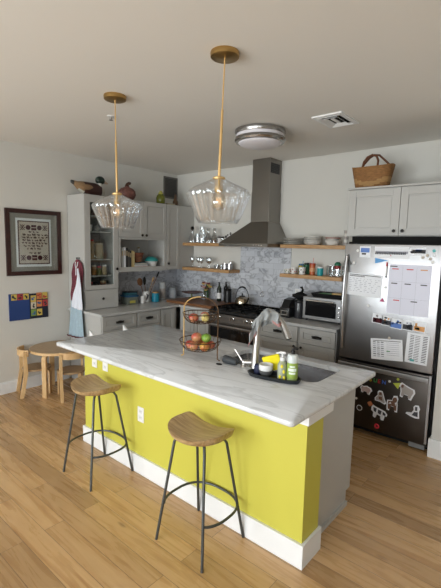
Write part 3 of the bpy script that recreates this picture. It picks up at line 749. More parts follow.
# soap tray and contents
def oval(rx,ry,z,c,a,n=32):
    ca,sa=math.cos(a),math.sin(a); out=[]
    for i in range(n):
        th=2*PI*i/n; e=.72
        x=rx*math.copysign(abs(math.cos(th))**e,math.cos(th)); y=ry*math.copysign(abs(math.sin(th))**e,math.sin(th))
        out.append(Vector((c[0]+x*ca-y*sa,c[1]+x*sa+y*ca,z)))
    return out
TC=(3.422,-2.388); TA=.18
mb=MB(); mb.ring([oval(.165,.055,.915,TC,TA),oval(.178,.067,.940,TC,TA),oval(.172,.062,.940,TC,TA),oval(.160,.051,.921,TC,TA)])
recenter(tag(mb.build('soap_tray',C('tray_black',.02,.024,.028,.4)),'black oval tray holding soap bottles beside the faucet','tray'),(TC[0],TC[1],.915))
def tp(u,v=0): return (TC[0]+u*math.cos(TA)-v*math.sin(TA),TC[1]+u*math.sin(TA)+v*math.cos(TA))
z0=.922
x,y=tp(-.055,-.004)
t=thing('bowl','small white bowl nested in a dark bowl on the black tray','bowl',(x,y,z0))
MB().lathe([(0,0),(.020,0),(.032,.012),(.043,.03),(.045,.04),(.042,.04),(.03,.014),(0,.01)],(x,y,z0),24).build('dark_bowl',C('pewter',.10,.10,.10,.4),t)
MB().lathe([(0,.041),(.040,.041),(.043,.046),(.044,.078),(.041,.078),(.039,.05),(0,.046)],(x,y,z0),24).build('white_bowl',M['white'],t)
x,y=tp(-.115,.01)
o=MB().lathe([(0,0),(.024,0),(.026,.02),(.026,.05),(.020,.062),(0,.064)],(x,y,z0),18).build('scrubber',C('navy',.015,.02,.06,.6))
recenter(tag(o,'dark navy round scrubber at the left end of the black tray','scrubber'),(x,y,z0))
x,y=tp(-.035,.058)
mb=MB(); mt=Matrix.Translation((x,y,z0+.075))@Matrix.Rotation(TA+.1,4,'Z')@Matrix.Rotation(-.35,4,'Y')@Matrix.Rotation(.15,4,'X')
mb.box(-.058,.058,-.010,.010,-.05,.05,.005,mt)
recenter(tag(mb.build('sponge',C('sponge_yellow',.85,.72,.02,.9)),'bright yellow sponge leaning behind the bowl on the tray','sponge'),(x,y,z0))
x,y=tp(.055,-.01)
t=thing('soap_dispenser','clear soap pump bottle with yellow lemon label on the black tray','soap dispenser',(x,y,z0))
MB().lathe([(0,0),(.026,0),(.028,.006),(.028,.095),(.018,.115),(.012,.12),(0,.12)],(x,y,z0),20).build('bottle',C('clear_soap',.62,.66,.50,.12,trans=.5),t)
mb=MB()
for dx,z in ((-.012,.025),(.010,.058),(-.002,.09),(.014,.02)): mb.ball((x+.0145+dx*.86,y-.022+dx*.5,z0+z),.012,(.7,.6,1),10,6)
mb.build('lemon_label',C('lemon',.78,.66,.03),t)
mb=MB(); mb.lathe([(0,.12),(.015,.12),(.015,.14),(.005,.143),(.005,.165),(0,.166)],(x,y,z0),16); mb.tube([(x+.015,y+.01,z0+.168),(x-.01,y-.005,z0+.17),(x-.035,y-.02,z0+.163)],[.008,.008,.004],10); mb.build('pump',M['white'],t)
x,y=tp(.118,.0)
t=thing('soap_bottle','clear bottle of green soap with white and green label and black cap','bottle',(x,y,z0))
MB().lathe([(0,0),(.030,0),(.033,.006),(.033,.022),(0,.022)],(x,y,z0),24).build('bottle',C('soap_green_clear',.40,.50,.22,.1,trans=.3),t)
MB().lathe([(0,.022),(.0335,.022),(.0335,.118),(0,.118)],(x,y,z0),24).build('label',C('label_green',.27,.38,.06),t)
mb=MB()
for z,h,w in ((.05,.012,.6),(.068,.018,.8),(.092,.01,.5)):
    n=8; r=.0342; a0=-PI/2+.5
    mb.ring([[Vector((x+r*math.cos(a0+w*(k/n-.5)*2),y+r*math.sin(a0+w*(k/n-.5)*2),z0+zz)) for k in range(n+1)] for zz in (z,z+h)],False,False)
mb.build('label_band',C('label_pale',.75,.82,.7),t)
MB().lathe([(0,.118),(.033,.118),(.033,.158),(.029,.166),(.014,.170),(0,.170)],(x,y,z0),24).build('shoulder',C('shoulder_white',.62,.66,.65,.3),t)
mb=MB(); mb.lathe([(0,.17),(.014,.17),(.014,.186),(.009,.190),(.009,.20),(0,.2)],(x,y,z0),16); mb.tube([(x,y,z0+.203),(x+.012,y+.006,z0+.205),(x+.028,y+.014,z0+.20)],[.011,.009,.006],10); mb.build('pump',M['black'],t)

# outlets
def outlet(ax,a,z,face,label,h=.115,w=.07,slots=True):
    t=thing('outlet',label,'outlet',(a,face,z-h/2) if ax=='y' else (face,a,z-h/2))
    mb=MB(); fbox(mb,ax,a-w/2,a+w/2,z-h/2,z+h/2,face,.0005,.006,.002); p=mb.build('cover_plate',M['white'],t,smooth=False)
    for s in (-.024,.024):
        mb=MB(); fbox(mb,ax,a-.017,a+.017,z+s-.014,z+s+.014,face,.006,.0075)
        q=mb.build('receptacle',C('ivory',.7,.7,.68),t,smooth=False)
        for d in (-.007,.006):
            mb=MB(); fbox(mb,ax,a+d,a+d+.002,z+s-.003,z+s+.007,face,.0075,.0078); mb.build('slot',M['black'],q,smooth=False)
outlet('y',2.43,.465,-2.64,'white outlet low in the middle of the chartreuse island front')
outlet('y',1.82,.757,-2.64,'white outlet nearest the left end of the chartreuse island front')
outlet('y',1.975,.757,-2.64,'second white outlet from the left end, under the island overhang')
outlet('y',2.205,1.16,-.0105,'white outlet on the marble tile between shelf and range')

# ------------------------------------------------------------------ bar stools
def make_stool(label,loc,rz):
    t=thing('bar_stool',label,'stool',(0,0,0),0,'wooden seat bar stools at the island')
    # D shaped saddle seat: concave edge towards +Y, rounded towards -Y
    NA=48;NR=9; W=.188
    def outline(a):
        c,s=math.cos(a),math.sin(a)
        x=W*math.copysign(abs(c)**(.9 if s<0 else .62),c)
        if s<0: y=-.165*abs(s)**.92
        else: y=.138*abs(s)**.30-.030*(1-min(1,abs(x)/W)**2)*s
        return x-.022,y-.0
    def zt(x,y): return .673+.034*min(1.1,abs(x+.022)/W)**2.2+.010*max(0,-y/.165)**2
    mb=MB(); bm=mb.bm
    top=[];bot=[]
    for k in range(NR+1):
        f=k/NR
        top.append([]);bot.append([])
        for i in range(NA):
            x,y=outline(2*PI*i/NA); x*=f;y=.0+(y)*f
            e=max(0,f-.85)/.15
            top[-1].append(Vector((x,y,zt(x,y)-.006*e*e)))
            f2=f*.94
            bot[-1].append(Vector((-.022+(x+.022)*.93,y*.93,.643+.008*min(1,abs(x+.022)/W)**2+.006*e*e)))
    rows=top[1:]+[[ (a+b)/2+Vector((a.x*.014,a.y*.014,0)) for a,b in zip(top[-1],bot[-1])]]+list(reversed(bot[1:]))
    vs=mb.ring(rows,True,False)
    ct=bm.verts.new((0,0,zt(0,0))); cb=bm.verts.new((0,0,.646))
    for i in range(NA):
        mb._f([ct,vs[0][i],vs[0][(i+1)%NA]]); mb._f([cb,vs[-1][(i+1)%NA],vs[-1][i]])
    mb.build('seat',M['stoolwood'],t,ang=1.0)
    ft=[(-.185,-.18),(.185,-.18),(.185,.18),(-.185,.18)]
    for fx,fy_ in ft:
        tx,ty=fx*.62,fy_*.50-.01
        zt0=.636
        p0=Vector((fx,fy_,.0)); p1=Vector((tx,ty,zt0))
        q=p0.lerp(p1,.955)
        MB().tube([p0,q,p1+Vector((-tx*.10,-ty*.1,.0)),Vector((tx*.55,ty*.55,zt0+.002))],[.0085]*4,10).build('leg',M['ironleg'],t)
    z=.225; ra,rb,ne=.205,.190,2.6
    def sc_(v): return math.copysign(abs(v)**(2/ne),v)
    mb=MB().tube([(ra*sc_(math.cos(2*PI*k/48)),rb*sc_(math.sin(2*PI*k/48)),z) for k in range(-6,31)],.0075,8); mb.build('footrest_ring',M['ironleg'],t)
    mb=MB().tube([(-.09,-.08,.637),(.09,.07,.637)],.006,8); mb.tube([(.09,-.08,.637),(-.09,.07,.637)],.006,8); mb.build('seat_brace',M['ironleg'],t)
    t.location=loc; t.rotation_euler=(0,0,rz); return t
s1=make_stool('wooden bar stool with black metal legs at the island, farther from the camera',(2.17,-2.845,0),0)
dup(s1,(3.24,-2.845,0),.0,'wooden bar stool with black metal legs at the island, nearest the camera')

# ------------------------------------------------------------------ children's table and chairs
t=thing('round_table','low round birch children\'s table against the left wall','table',(.345,-2.175,0))
MB().lathe([(0,.497),(.31,.497),(.317,.502),(.317,.523),(.312,.528),(0,.528)],(.345,-2.175,0),48).build('tabletop',M['birchtop'],t)
MB().lathe([(.313,.499),(.3185,.499),(.3185,.526),(.313,.526)],(.345,-2.175,0),48).build('edge_band',M['birch'],t)
def lleg(mb,fx,fy_,cx,cy,top,w=.05,th=.024,run=.13,rad=.05):
    d=Vector((cx-fx,cy-fy_,0)).normalized(); s=Vector((-d.y,d.x,0))
    pts=[Vector((fx,fy_,0)),Vector((fx,fy_,top-rad))]
    for k in range(1,7):
        a=PI/2*k/6; pts.append(Vector((fx,fy_,top-rad))+d*rad*(1-math.cos(a))+Vector((0,0,rad*math.sin(a))))
    pts.append(pts[-1]+d*run)
    rs=[]
    for i,p in enumerate(pts):
        tn=(pts[min(i+1,len(pts)-1)]-pts[max(i-1,0)]).normalized(); nn=s.cross(tn).normalized()
        rs.append([p+s*w/2+nn*th/2,p-s*w/2+nn*th/2,p-s*w/2-nn*th/2,p+s*w/2-nn*th/2])
    mb.ring(rs); return mb
for a in (-67,53,173):
    a=math.radians(a); r=.25; lleg(MB(),.345+r*math.cos(a),-2.175+r*math.sin(a),.345,-2.175,.484,.055,.025).build('leg',M['birch'],t,smooth=False)
def kid_chair(label,loc,rz):
    """chair faces +Y locally, curved back band at -Y"""
    t=thing('childrens_chair',label,'chair',(0,0,0),0,"small birch chairs at the children's table")
    MB().lathe([(0,.283),(.150,.283),(.155,.288),(.155,.300),(.150,.304),(0,.304)],(0,0.01,0),36).build('seat',M['birchtop'],t)
    for sx in (-1,1):
        # rear legs run up to the back band, widening at the seat
        mb=MB(); x0=sx*.138
        pl=[(-.195,0),(-.160,0),(-.108,.27),(-.108,.30),(-.120,.52),(-.150,.52),(-.150,.30),(-.152,.25)]
        mb.prism(pl,.03,(x0-.015,0,0),(0,1,0),(0,0,1),(1,0,0)); mb.build('leg',M['birch'],t,smooth=False)
        lleg(MB(),sx*.115,.125,0,0,.272,.042,.02,.06,.035).build('leg',M['birch'],t,smooth=False)
    mb=MB(); n=20; rs=[]
    for k in range(n+1):
        a=PI*1.5+PI*.68*(k/n-.5); ca,sa=math.cos(a),math.sin(a)
        ri,ro=.152,.170
        cy=-.02
        rs.append([Vector((ri*ca,ri*sa*1.0+cy,.465)),Vector((ro*ca,ro*sa+cy,.465)),Vector((ro*ca,ro*sa+cy,.535)),Vector((ri*ca,ri*sa+cy,.535))])
    mb.ring(rs); mb.build('backrest',M['birch'],t)
    t.location=loc; t.rotation_euler=(0,0,rz); return t
k1=kid_chair("small birch child's chair nearest the baseboard, left of the round table",(.195,-2.385,0),-.25)
KID=(k1,)
dup(k1,(.585,-2.16,0),1.25,"small birch child's chair between the round table and the island")

# ------------------------------------------------------------------ white sloped panels joined by steps and a rail
t=thing('sloped_panels','pair of white sloped panels joined by steps, peeking above the far left island edge','step stool',(1.25,-2.03,0))
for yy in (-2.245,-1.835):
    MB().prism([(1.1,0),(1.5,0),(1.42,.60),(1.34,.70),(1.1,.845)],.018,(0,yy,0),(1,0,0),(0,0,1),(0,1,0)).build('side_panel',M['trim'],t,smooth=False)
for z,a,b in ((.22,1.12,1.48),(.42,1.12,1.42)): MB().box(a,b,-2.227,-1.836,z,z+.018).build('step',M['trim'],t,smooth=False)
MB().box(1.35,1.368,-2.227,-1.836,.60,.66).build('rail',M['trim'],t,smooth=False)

# ------------------------------------------------------------------ fruit stand
FA=Vector((2.65,-2.42,0)); FBv=Vector((2.912,-2.342,0)); fc2=(FA+FBv)/2; fd=(FBv-FA).normalized(); fn=Vector((-fd.y,fd.x,0)); hw=(FBv-FA).length/2
t=thing('fruit_stand','two-tier bronze wire fruit stand with arched handle on the island','fruit stand',(fc2.x,fc2.y,.915))
zb=.915
for sgn,mt in ((-1,'goldwire'),(1,'bronze')):
    pts=[fc2+fd*sgn*(hw+.022)+Vector((0,0,zb+.004)),fc2+fd*sgn*(hw+.01)+Vector((0,0,zb+.006)),fc2+fd*sgn*hw+Vector((0,0,zb+.012))]
    for z in (.1,.2,.3,.355): pts.append(fc2+fd*sgn*hw+Vector((0,0,zb+z)))
    for k in range(1,10):
        a=PI/2*k/9; pts.append(fc2+fd*sgn*hw*math.cos(a)+Vector((0,0,zb+.355+.095*math.sin(a))))
    MB().tube(pts,.0048,8).build('post',M[mt],t)
tiers=[(.085,.150,.075),(.285,.128,.07)]
for zt_,R,dp in tiers:
    mb=MB(); cc=fc2
    zr=zb+zt_+dp-.02
    def cir(r,z): return [(cc.x+r*math.cos(2*PI*k/32),cc.y+r*math.sin(2*PI*k/32),z) for k in range(32)]
    mb.tube(cir(R,zr),.0038,8,True); mb.tube(cir(R*.45,zr-dp),.003,6,True); mb.tube(cir(R*.80,zr-dp*.62),.0022,6,True)
    for k in range(20):
        a=2*PI*k/20; pp=[]
        for q in range(7):
            f=q/6; r=R*(1-.55*f**1.6) if q else R; pp.append((cc.x+r*math.cos(a),cc.y+r*math.sin(a),zr-dp*math.sin(f*PI/2)))
        mb.tube(pp,.0018,5)
    for k in range(6):
        a=PI*k/6; mb.tube([(cc.x+R*.45*math.cos(a),cc.y+R*.45*math.sin(a),zr-dp),(cc.x-R*.45*math.cos(a),cc.y-R*.45*math.sin(a),zr-dp)],.0018,5)
    for sgn in (-1,1): mb.tube([cc+fd*sgn*hw+Vector((0,0,zr)),cc+fd*sgn*R+Vector((0,0,zr))],.003,6)
    mb.build('basket',M['bronze'],t)
def fruit(loc,r,m,label,sq=(1,1,.92),stem=True,grp=None,name='apple',cat='fruit',tilt=0):
    t=thing(name,label,cat,(loc[0],loc[1],loc[2]-r*sq[2]),group=grp)
    pr=[]
    for k in range(13):
        a=PI*k/12; rr=r*math.sin(a); z=-r*sq[2]*math.cos(a)
        if k==12: z-=r*.18
        if k==11: z-=.03*r
        pr.append((rr*(1+.06*math.cos(a+PI)),z))
    MB().lathe(pr,loc,18,sx=sq[0],sy=sq[1]).build('skin',m,t)
    if stem: MB().tube([(loc[0],loc[1],loc[2]+r*sq[2]*.8),(loc[0]+.004,loc[1],loc[2]+r*sq[2]*1.15)],.0016,5).build('stem',M['leather'],t)
    return t
def fmat(n,c1,c2):
    m,nt,b=_nt(n); tc=nt.nodes.new('ShaderNodeTexCoord'); nz=nt.nodes.new('ShaderNodeTexNoise'); nz.inputs['Scale'].default_value=14
    nt.links.new(tc.outputs['Object'],nz.inputs['Vector']); r=ramp(nt,[(.4,c1),(.62,c2)]); nt.links.new(nz.outputs['Fac'],r.inputs['Fac']); nt.links.new(r.outputs['Color'],b.inputs['Base Color']); b.inputs['Roughness'].default_value=.28; return m
ap_red=fmat('apple_red',(.38,.03,.03),(.55,.22,.10)); ap_yel=fmat('apple_yellow',(.62,.36,.06),(.55,.14,.05)); ap_grn=fmat('apple_green',(.16,.30,.04),(.28,.42,.07)); ap_pink=fmat('apple_pink',(.50,.10,.07),(.62,.35,.15)); lem=fmat('cut_lemon',(.72,.62,.25),(.62,.45,.12))
zl=zb+.10
def fp(u,v): p=fc2+fd*u+fn*v; return (p.x,p.y)
for (u,v,dz,r,m,l) in [(-.075,-.02,.0,.034,ap_red,'red apple at the left of the lower basket'),(-.02,-.07,.004,.035,ap_pink,'pink and yellow apple at the front of the lower basket'),
   (.055,-.045,.002,.035,ap_yel,'yellow apple at the front right of the lower basket'),(.072,.025,.004,.032,ap_red,'red apple at the far right of the lower basket'),
   (-.04,.065,.004,.034,ap_yel,'yellow apple at the back of the lower basket'),(.025,.045,.006,.033,ap_red,'red apple at the rear right of the lower basket'),
   (-.03,.0,.052,.040,ap_pink,'big pink apple on top of the pile in the lower basket'),(.045,.005,.055,.036,ap_grn,'green apple on top of the pile in the lower basket')]:
    fruit((*fp(u,v),zl+dz),r,m,l,grp='apples in the fruit stand')
zu=zb+.285+.018
for (u,v,dz,r,m,l) in [(-.035,-.045,.0,.036,ap_red,'red apple in the upper basket'),(.0,.066,.0,.034,ap_pink,'pale pink apple at the rear of the upper basket'),(.024,.003,.002,.030,C('onion_white',.7,.62,.52,.3),'whitish onion in the middle of the upper basket')]:
    fruit((*fp(u,v),zu+dz),r,m,l,grp='fruit in the upper basket')
fruit((*fp(.062,-.055),zu+.008),.027,lem,'yellow spotted passion fruit at the right rim of the upper basket',(1,1,1.1),False,name='passion_fruit',grp='fruit in the upper basket')

# ------------------------------------------------------------------ pendants
def make_pendant(label,cx,cy,tilt,drop=0):
    t=thing('pendant_lamp',label,'pendant lamp',(0,0,0),0,'glass pendant lamps over the island')
    MB().lathe([(0,H),(.080,H),(.082,H-.006),(.080,H-.026),(.074,H-.030),(0,H-.030)],(0,0,0),40).build('canopy',M['brass'],t)
    dx,dy=tilt; zt_=2.155
    def q(z): f=(H-.03-z)/(H-.03-1.9); return (dx*f,dy*f,z)
    mb=MB().tube([(0,0,H-.004),q(H-.03),q(2.50)],.0042,10); mb.tube([q(2.50),q(2.49),q(2.125)],[.0042,.0075,.0085],12); mb.build('rod',M['rodbrass'],t)
    ax=q(2.1)
    mb=MB().lathe([(0,2.128),(.022,2.128),(.036,2.122),(.036,2.113),(.024,2.108),(.024,2.045),(.018,2.040),(0,2.040)],(ax[0],ax[1],0),24); mb.build('socket',M['rodbrass'],t)
    prof=[(.030,2.116),(.060,2.103),(.120,2.075),(.168,2.050),(.180,2.038),(.183,2.026),(.176,2.008),(.155,1.958),(.130,1.895),(.118,1.870),(.113,1.866)]
    mb=MB(); seg=144; rs=[]
    for k,(r,z) in enumerate(prof):
        rs.append([Vector((ax[0]+r*(1+(.012*math.cos(i*PI/2) if 4<k<9 else 0))*math.cos(2*PI*i/seg),ax[1]+r*(1+(.012*math.cos(i*PI/2) if 4<k<9 else 0))*math.sin(2*PI*i/seg),z)) for i in range(seg)])
    # smaller crown, wavy flutes: 24 ribs
    rs=[]
    for k,(r,z) in enumerate(prof):
        am=.03 if 5<=k<=8 else 0
        rs.append([Vector((ax[0]+r*(1+am*math.cos(2*PI*i*24/seg))*math.cos(2*PI*i/seg),ax[1]+r*(1+am*math.cos(2*PI*i*24/seg))*math.sin(2*PI*i/seg),z)) for i in range(seg)])
    mb.ring(rs,True,False); o=mb.build('glass_shade',M['sglass'],t,ang=3); md=o.modifiers.new('s','SOLIDIFY'); md.thickness=.003
    mb=MB().tube([(ax[0]+.1145*math.cos(2*PI*i/48),ax[1]+.1145*math.sin(2*PI*i/48),1.866) for i in range(48)],.0028,8,True); mb.build('shade_rim',M['sglass'],t)
    MB().lathe([(0,2.046),(.013,2.046),(.016,2.038),(.030,2.026),(.043,2.005),(.048,1.985),(.044,1.962),(.031,1.945),(.013,1.937),(0,1.936)],(ax[0],ax[1],0),28).build('bulb',M['bulb'],t)
    mb=MB(); pts=[]
    for k in range(41):
        a=k*PI*.9; pts.append((ax[0]+.016*math.cos(a*.5),ax[1]+.016*math.sin(a*.5),1.965+.045*abs(math.sin(a*.5*.9))))
    mb.tube(pts,.0009,5); mb.build('filament',M['filament'],t)
    for ch in t.children:
        if ch.name.split('.')[0]!='canopy': ch.data.transform(Matrix.Translation((0,0,-drop)))
    t.location=(cx,cy,0); return t
M['bulb']=glass_mat('amber_bulb_glass',(.95,.88,.76),.9,.25)
M['filament']=P('warm_filament',(.9,.6,.3),.4,emit=(1,.72,.4),es=.5)
p1=make_pendant('fluted clear glass pendant on a brass rod over the near half of the island',3.195,-2.662,(-.022,-.012))
p2=make_pendant('fluted clear glass pendant on a brass rod over the far left end of the island',2.125,-2.635,(.022,.0),.02)

# ------------------------------------------------------------------ ceiling items
lx,ly=2.47,-1.29
t=thing('ceiling_light','round flush ceiling light with two nickel rings and frosted dome','ceiling light',(lx,ly,H-.12))
R=.235
MB().lathe([(0,H),(R-.03,H),(R-.03,H-.02),(0,H-.02)],(lx,ly,0),40).build('base_plate',M['nickel'],t)
MB().lathe([(R-.02,H-.002),(R-.002,H-.008),(R,H-.028),(R-.008,H-.046),(R-.035,H-.048),(R-.035,H-.01)],(lx,ly,0),48).build('upper_ring',M['ringmetal'],t)
MB().lathe([(R-.03,H-.045),(R-.016,H-.046),(R-.014,H-.078),(R-.03,H-.080)],(lx,ly,0),48).build('diffuser_band',M['frost'],t)
MB().lathe([(R-.03,H-.074),(R-.004,H-.076),(R,H-.098),(R-.008,H-.114),(R-.04,H-.118),(R-.04,H-.08)],(lx,ly,0),48).build('lower_ring',M['ringmetal'],t)
pr=[((R-.035)*math.cos(a),H-.115-.045*math.sin(a)) for a in [PI/2*k/8 for k in range(9)]]
MB().lathe([(0,H-.10),(R-.041,H-.10)]+pr,(lx,ly,0),48).build('dome',M['frost'],t)
t=thing('ceiling_vent','square white louvred air vent in the ceiling','vent',(3.16,-1.18,H-.02))
mb=MB(); vx0,vx1,vy0,vy1=3.03,3.29,-1.355,-1.0
for k,(i0,zz) in enumerate(((0,0),)):
    mb.box(vx0,vx1,vy0,vy0+.035,H-.012,H); mb.box(vx0,vx1,vy1-.035,vy1,H-.012,H); mb.box(vx0,vx0+.035,vy0+.035,vy1-.035,H-.012,H); mb.box(vx1-.035,vx1,vy0+.035,vy1-.035,H-.012,H)
mb.build('frame',M['trim'],t,smooth=False)
MB().box(vx0+.035,vx1-.035,vy0+.035,vy1-.035,H-.002,H).build('dark_opening',M['blackm'],t,smooth=False)
for k in range(2):
    i=.05+.035*k; mb=MB()
    a,b,c,d=vx0+i,vx1-i,vy0+i,vy1-i; e=.02
    r=[[Vector((a,c,H-.003)),Vector((b,c,H-.003)),Vector((b,d,H-.003)),Vector((a,d,H-.003))],[Vector((a-e,c-e,H-.016)),Vector((b+e,c-e,H-.016)),Vector((b+e,d+e,H-.016)),Vector((a-e,d+e,H-.016))]]
    if k==1: r[0]=[p+Vector((0,0,0)) for p in r[0]]
    mb.ring(r,True,False); o=mb.build('louvre',M['trim'],t,smooth=False); md=o.modifiers.new('s','SOLIDIFY'); md.thickness=.002
MB().box(vx0+.115,vx1-.115,vy0+.115,vy1-.115,H-.012,H-.006).build('centre_plate',M['trim'],t,smooth=False)
t=thing('sprinkler','small white ceiling sprinkler head behind the left pendant rod','sprinkler',(1.69,-2.37,H-.04))
MB().lathe([(0,H),(.035,H),(.03,H-.006),(0,H-.008)],(1.69,-2.37,0),20).build('escutcheon',M['white'],t)
mb=MB(); mb.cyl((1.69,-2.37,H-.006),(1.69,-2.37,H-.03),.007); mb.cyl((1.69,-2.37,H-.03),(1.69,-2.37,H-.033),.018); mb.build('head',M['nickel'],t)
t=thing('wall_vent','dark grey return air grille on the left wall above the corner cabinet','vent',(0,-.14,2.42))
mb=MB(); mb.box(0.0005,.012,-.285,-.005,2.43,2.455); mb.box(0.0005,.012,-.285,-.005,2.725,2.75); mb.box(0.0005,.012,-.285,-.262,2.455,2.725); mb.box(0.0005,.012,-.028,-.005,2.455,2.725); mb.build('frame',C('grille_grey',.15,.145,.135),t,smooth=False)
mb=MB()
for k in range(13): mb.box(.001,.010,-.262,-.028,2.462+.02*k,2.472+.02*k)
mb.build('slats',C('grille_dark',.09,.087,.08),t,smooth=False)
MB().box(.0005,.001,-.262,-.028,2.455,2.725).build('backing',C('grille_back',.05,.05,.05),t,smooth=False)

# ------------------------------------------------------------------ framed sampler
t=thing('framed_sampler','stitched cream sampler in a dark red-brown frame on the left wall','picture',(0,-2.268,1.34))
ya,yb,za,zb_=-2.59,-1.945,1.342,2.092
mb=MB(); w=.048; d=.025
mb.box(.001,d,ya,ya+w,za,zb_,.003); mb.box(.001,d,yb-w,yb,za,zb_,.003); mb.box(.001,d,ya+w,yb-w,za,za+w,.003); mb.box(.001,d,ya+w,yb-w,zb_-w,zb_,.003)
mb.build('frame',M['frame'],t,smooth=False)
MB().box(.001,.010,ya+w,yb-w,za+w,zb_-w).build('mat_board',M['mat_grey'],t,smooth=False)
ca,cb_,cz0,cz1=-2.478,-2.07,1.44,1.992
MB().box(.010,.012,ca,cb_,cz0,cz1).build('border',M['paper'],t,smooth=False)
ka,kb,kz0,kz1=ca+.022,cb_-.022,cz0+.028,cz1-.028
MB().box(.012,.0135,ka,kb,kz0,kz1).build('cloth',M['cream'],t,smooth=False)
mb=MB(); X=.0135
def yz(poly): mb.prism(poly,.0008,(X,0,0),(0,1,0),(0,0,1),(1,0,0))
def rect(a,b,c,e): yz([(a,c),(b,c),(b,e),(a,e)])
b_=.009
rect(ka,kb,kz0,kz0+b_); rect(ka,kb,kz1-b_,kz1); rect(ka,ka+b_,kz0,kz1); rect(kb-b_,kb,kz0,kz1)
n=26
for k in range(n):
    z=kz0+.01+(kz1-kz0-.02)*k/n; rect(ka+.009,ka+.014,z,z+.009); rect(kb-.014,kb-.009,z,z+.009)
for k in range(18):
    y=ka+.012+(kb-ka-.024)*k/18; rect(y,y+.009,kz0+.009,kz0+.014); rect(y,y+.009,kz1-.014,kz1-.009)
ym=(ka+kb)/2
for zc in (kz1-.075,kz0+.075):
    s=.030
    for k,c in enumerate(('X','O','B','O','X')):
        y=ym+(k-2)*.065
        if c=='X':
            for sg in (1,-1):
                yz([(y-s,zc-s*sg),(y-s+.012,zc-s*sg),(y+s,zc+s*sg),(y+s-.012,zc+s*sg)])
            for q in ((0,s*.8),(0,-s*.8),(s*.8,0),(-s*.8,0)): rect(y+q[0]-.006,y+q[0]+.006,zc+q[1]-.006,zc+q[1]+.006)
        elif c=='O': yz([(y+s*.95*math.cos(2*PI*i/12),zc+s*.95*math.sin(2*PI*i/12)) for i in range(12)])
        else: rect(y-s,y+s,zc-s,zc-.004); rect(y-s,y+s,zc+.004,zc+s)
random.seed(5)
rows=[(kz1-.125,.12),(kz1-.158,.26),(kz1-.19,.28),(kz1-.222,.27),(kz1-.254,.28),(kz1-.286,.24),(kz1-.318,.17),(kz0+.128,.12)]
for z,wd in rows:
    y=ym-wd/2
    while y<ym+wd/2:
        L_=random.uniform(.02,.045); pts=[]
        for i in range(int(L_/.0035)):
            pts.append((X+.001,y+i*.0035,z+.009*math.sin(i*2.1+random.random())+random.choice((0,0,0,.008))))
        if len(pts)>2: mb.tube(pts,.0030,4)
        y+=L_+.012
mb.build('stitching',M['maroon'],t,smooth=False)
MB().box(.018,.0195,ya+w,yb-w,za+w,zb_-w).build('glass_pane',M['door_glass'],t,smooth=False)

# blue wall folder
t=thing('wall_folder','open blue folder with colourful picture cards mounted on the left wall','folder',(0,-2.35,.82))
u=(0,1,0)
MB().box(.001,.014,-2.58,-2.35,.828,1.135,.002).build('left_cover',C('folder_blue',.022,.055,.20),t,smooth=False)
MB().box(.001,.010,-2.348,-2.128,.828,1.125,.002).build('right_cover',C('folder_navy',.012,.016,.035),t,smooth=False)
cols=[C('card_yellow',.62,.46,.10),C('card_orange',.60,.22,.07),C('card_cream',.60,.55,.42),C('card_red',.45,.05,.05),C('card_green',.2,.32,.07)]
ink=[M['ink'],cols[3],cols[4],C('card_blue',.06,.16,.36)]
random.seed(9)
lay=[(-2.555,1.062,0),(-2.488,1.062,3),(-2.421,1.062,0),(-2.335,1.025,0),(-2.265,1.055,1),(-2.195,1.055,0),(-2.335,.945,2),(-2.265,.965,1),(-2.195,.965,3),(-2.335,.86,4),(-2.265,.86,0)]
for y,z,ci in lay:
    X_=.0145 if y<-2.36 else .0105; h=.07 if y<-2.36 else .078
    c=MB().box(X_,X_+.0015,y,y+.062,z,z+h).build('card',cols[ci],t,smooth=False)
    mb=MB()
    for k in range(4):
        yy=y+random.uniform(.006,.036); zz=z+random.uniform(.008,.045); mb.box(X_+.0015,X_+.002,yy,yy+.018,zz,zz+.018)
    mb.build('picture',random.choice(ink),c,smooth=False)

# ------------------------------------------------------------------ aprons hanging on the hutch side
def drape(path_l,path_r,front,n=18,m=26,amp=.012,waves=3.,depth=.02,ph=0.):
    """cloth hanging in an XZ plane at y=front; path_l/path_r are lists of (x,z) edges from top to bottom"""
    g=[]
    for j in range(m+1):
        f=j/m; a=lerp_path([(x,0,z) for x,z in path_l],f); b=lerp_path([(x,0,z) for x,z in path_r],f); row=[]
        for i in range(n+1):
            s=i/n; p=a.lerp(b,s)
            y=front-depth*math.sin(PI*s)**.5*.6-amp*(.3+f)*math.sin(waves*2*PI*s+ph+f)
            row.append(Vector((p.x,y,p.z)))
        g.append(row)
    mb=MB(); mb.ring(g,False,False); return mb
t=thing('apron','burgundy patterned apron with white tie hanging highest on the hutch side','apron',(.27,-1.88,1.0))
o=drape([(.24,1.53),(.16,1.47),(.12,1.36),(.13,1.24),(.09,1.10),(.12,.90)],[(.29,1.53),(.36,1.48),(.385,1.38),(.36,1.24),(.33,1.1),(.30,.95)],-1.872,amp=.006,ph=1).build('cloth',P('burgundy_print',(.15,.03,.045),.95,noise=.9,nscale=45),t,ang=3); o.modifiers.new('s','SOLIDIFY').thickness=.004
mb=MB().tube([(.25,-1.895,1.50),(.262,-1.905,1.46),(.275,-1.905,1.42),(.30,-1.90,1.46),(.305,-1.895,1.50)],.005,6); mb.tube([(.275,-1.905,1.42),(.272,-1.905,1.34)],.006,6); mb.build('tie',M['paper'],t)
mb=MB().cyl((.27,-1.85,1.545),(.27,-1.885,1.545),.006); mb.ball((.27,-1.888,1.545),.009)
recenter(tag(mb.build('hook',M['knob']),'small dark hook on the hutch side behind the burgundy apron','hook'),(.27,-1.85,1.545))
t=thing('apron','white apron hanging over the others beside the hutch','apron',(.27,-1.93,.93))
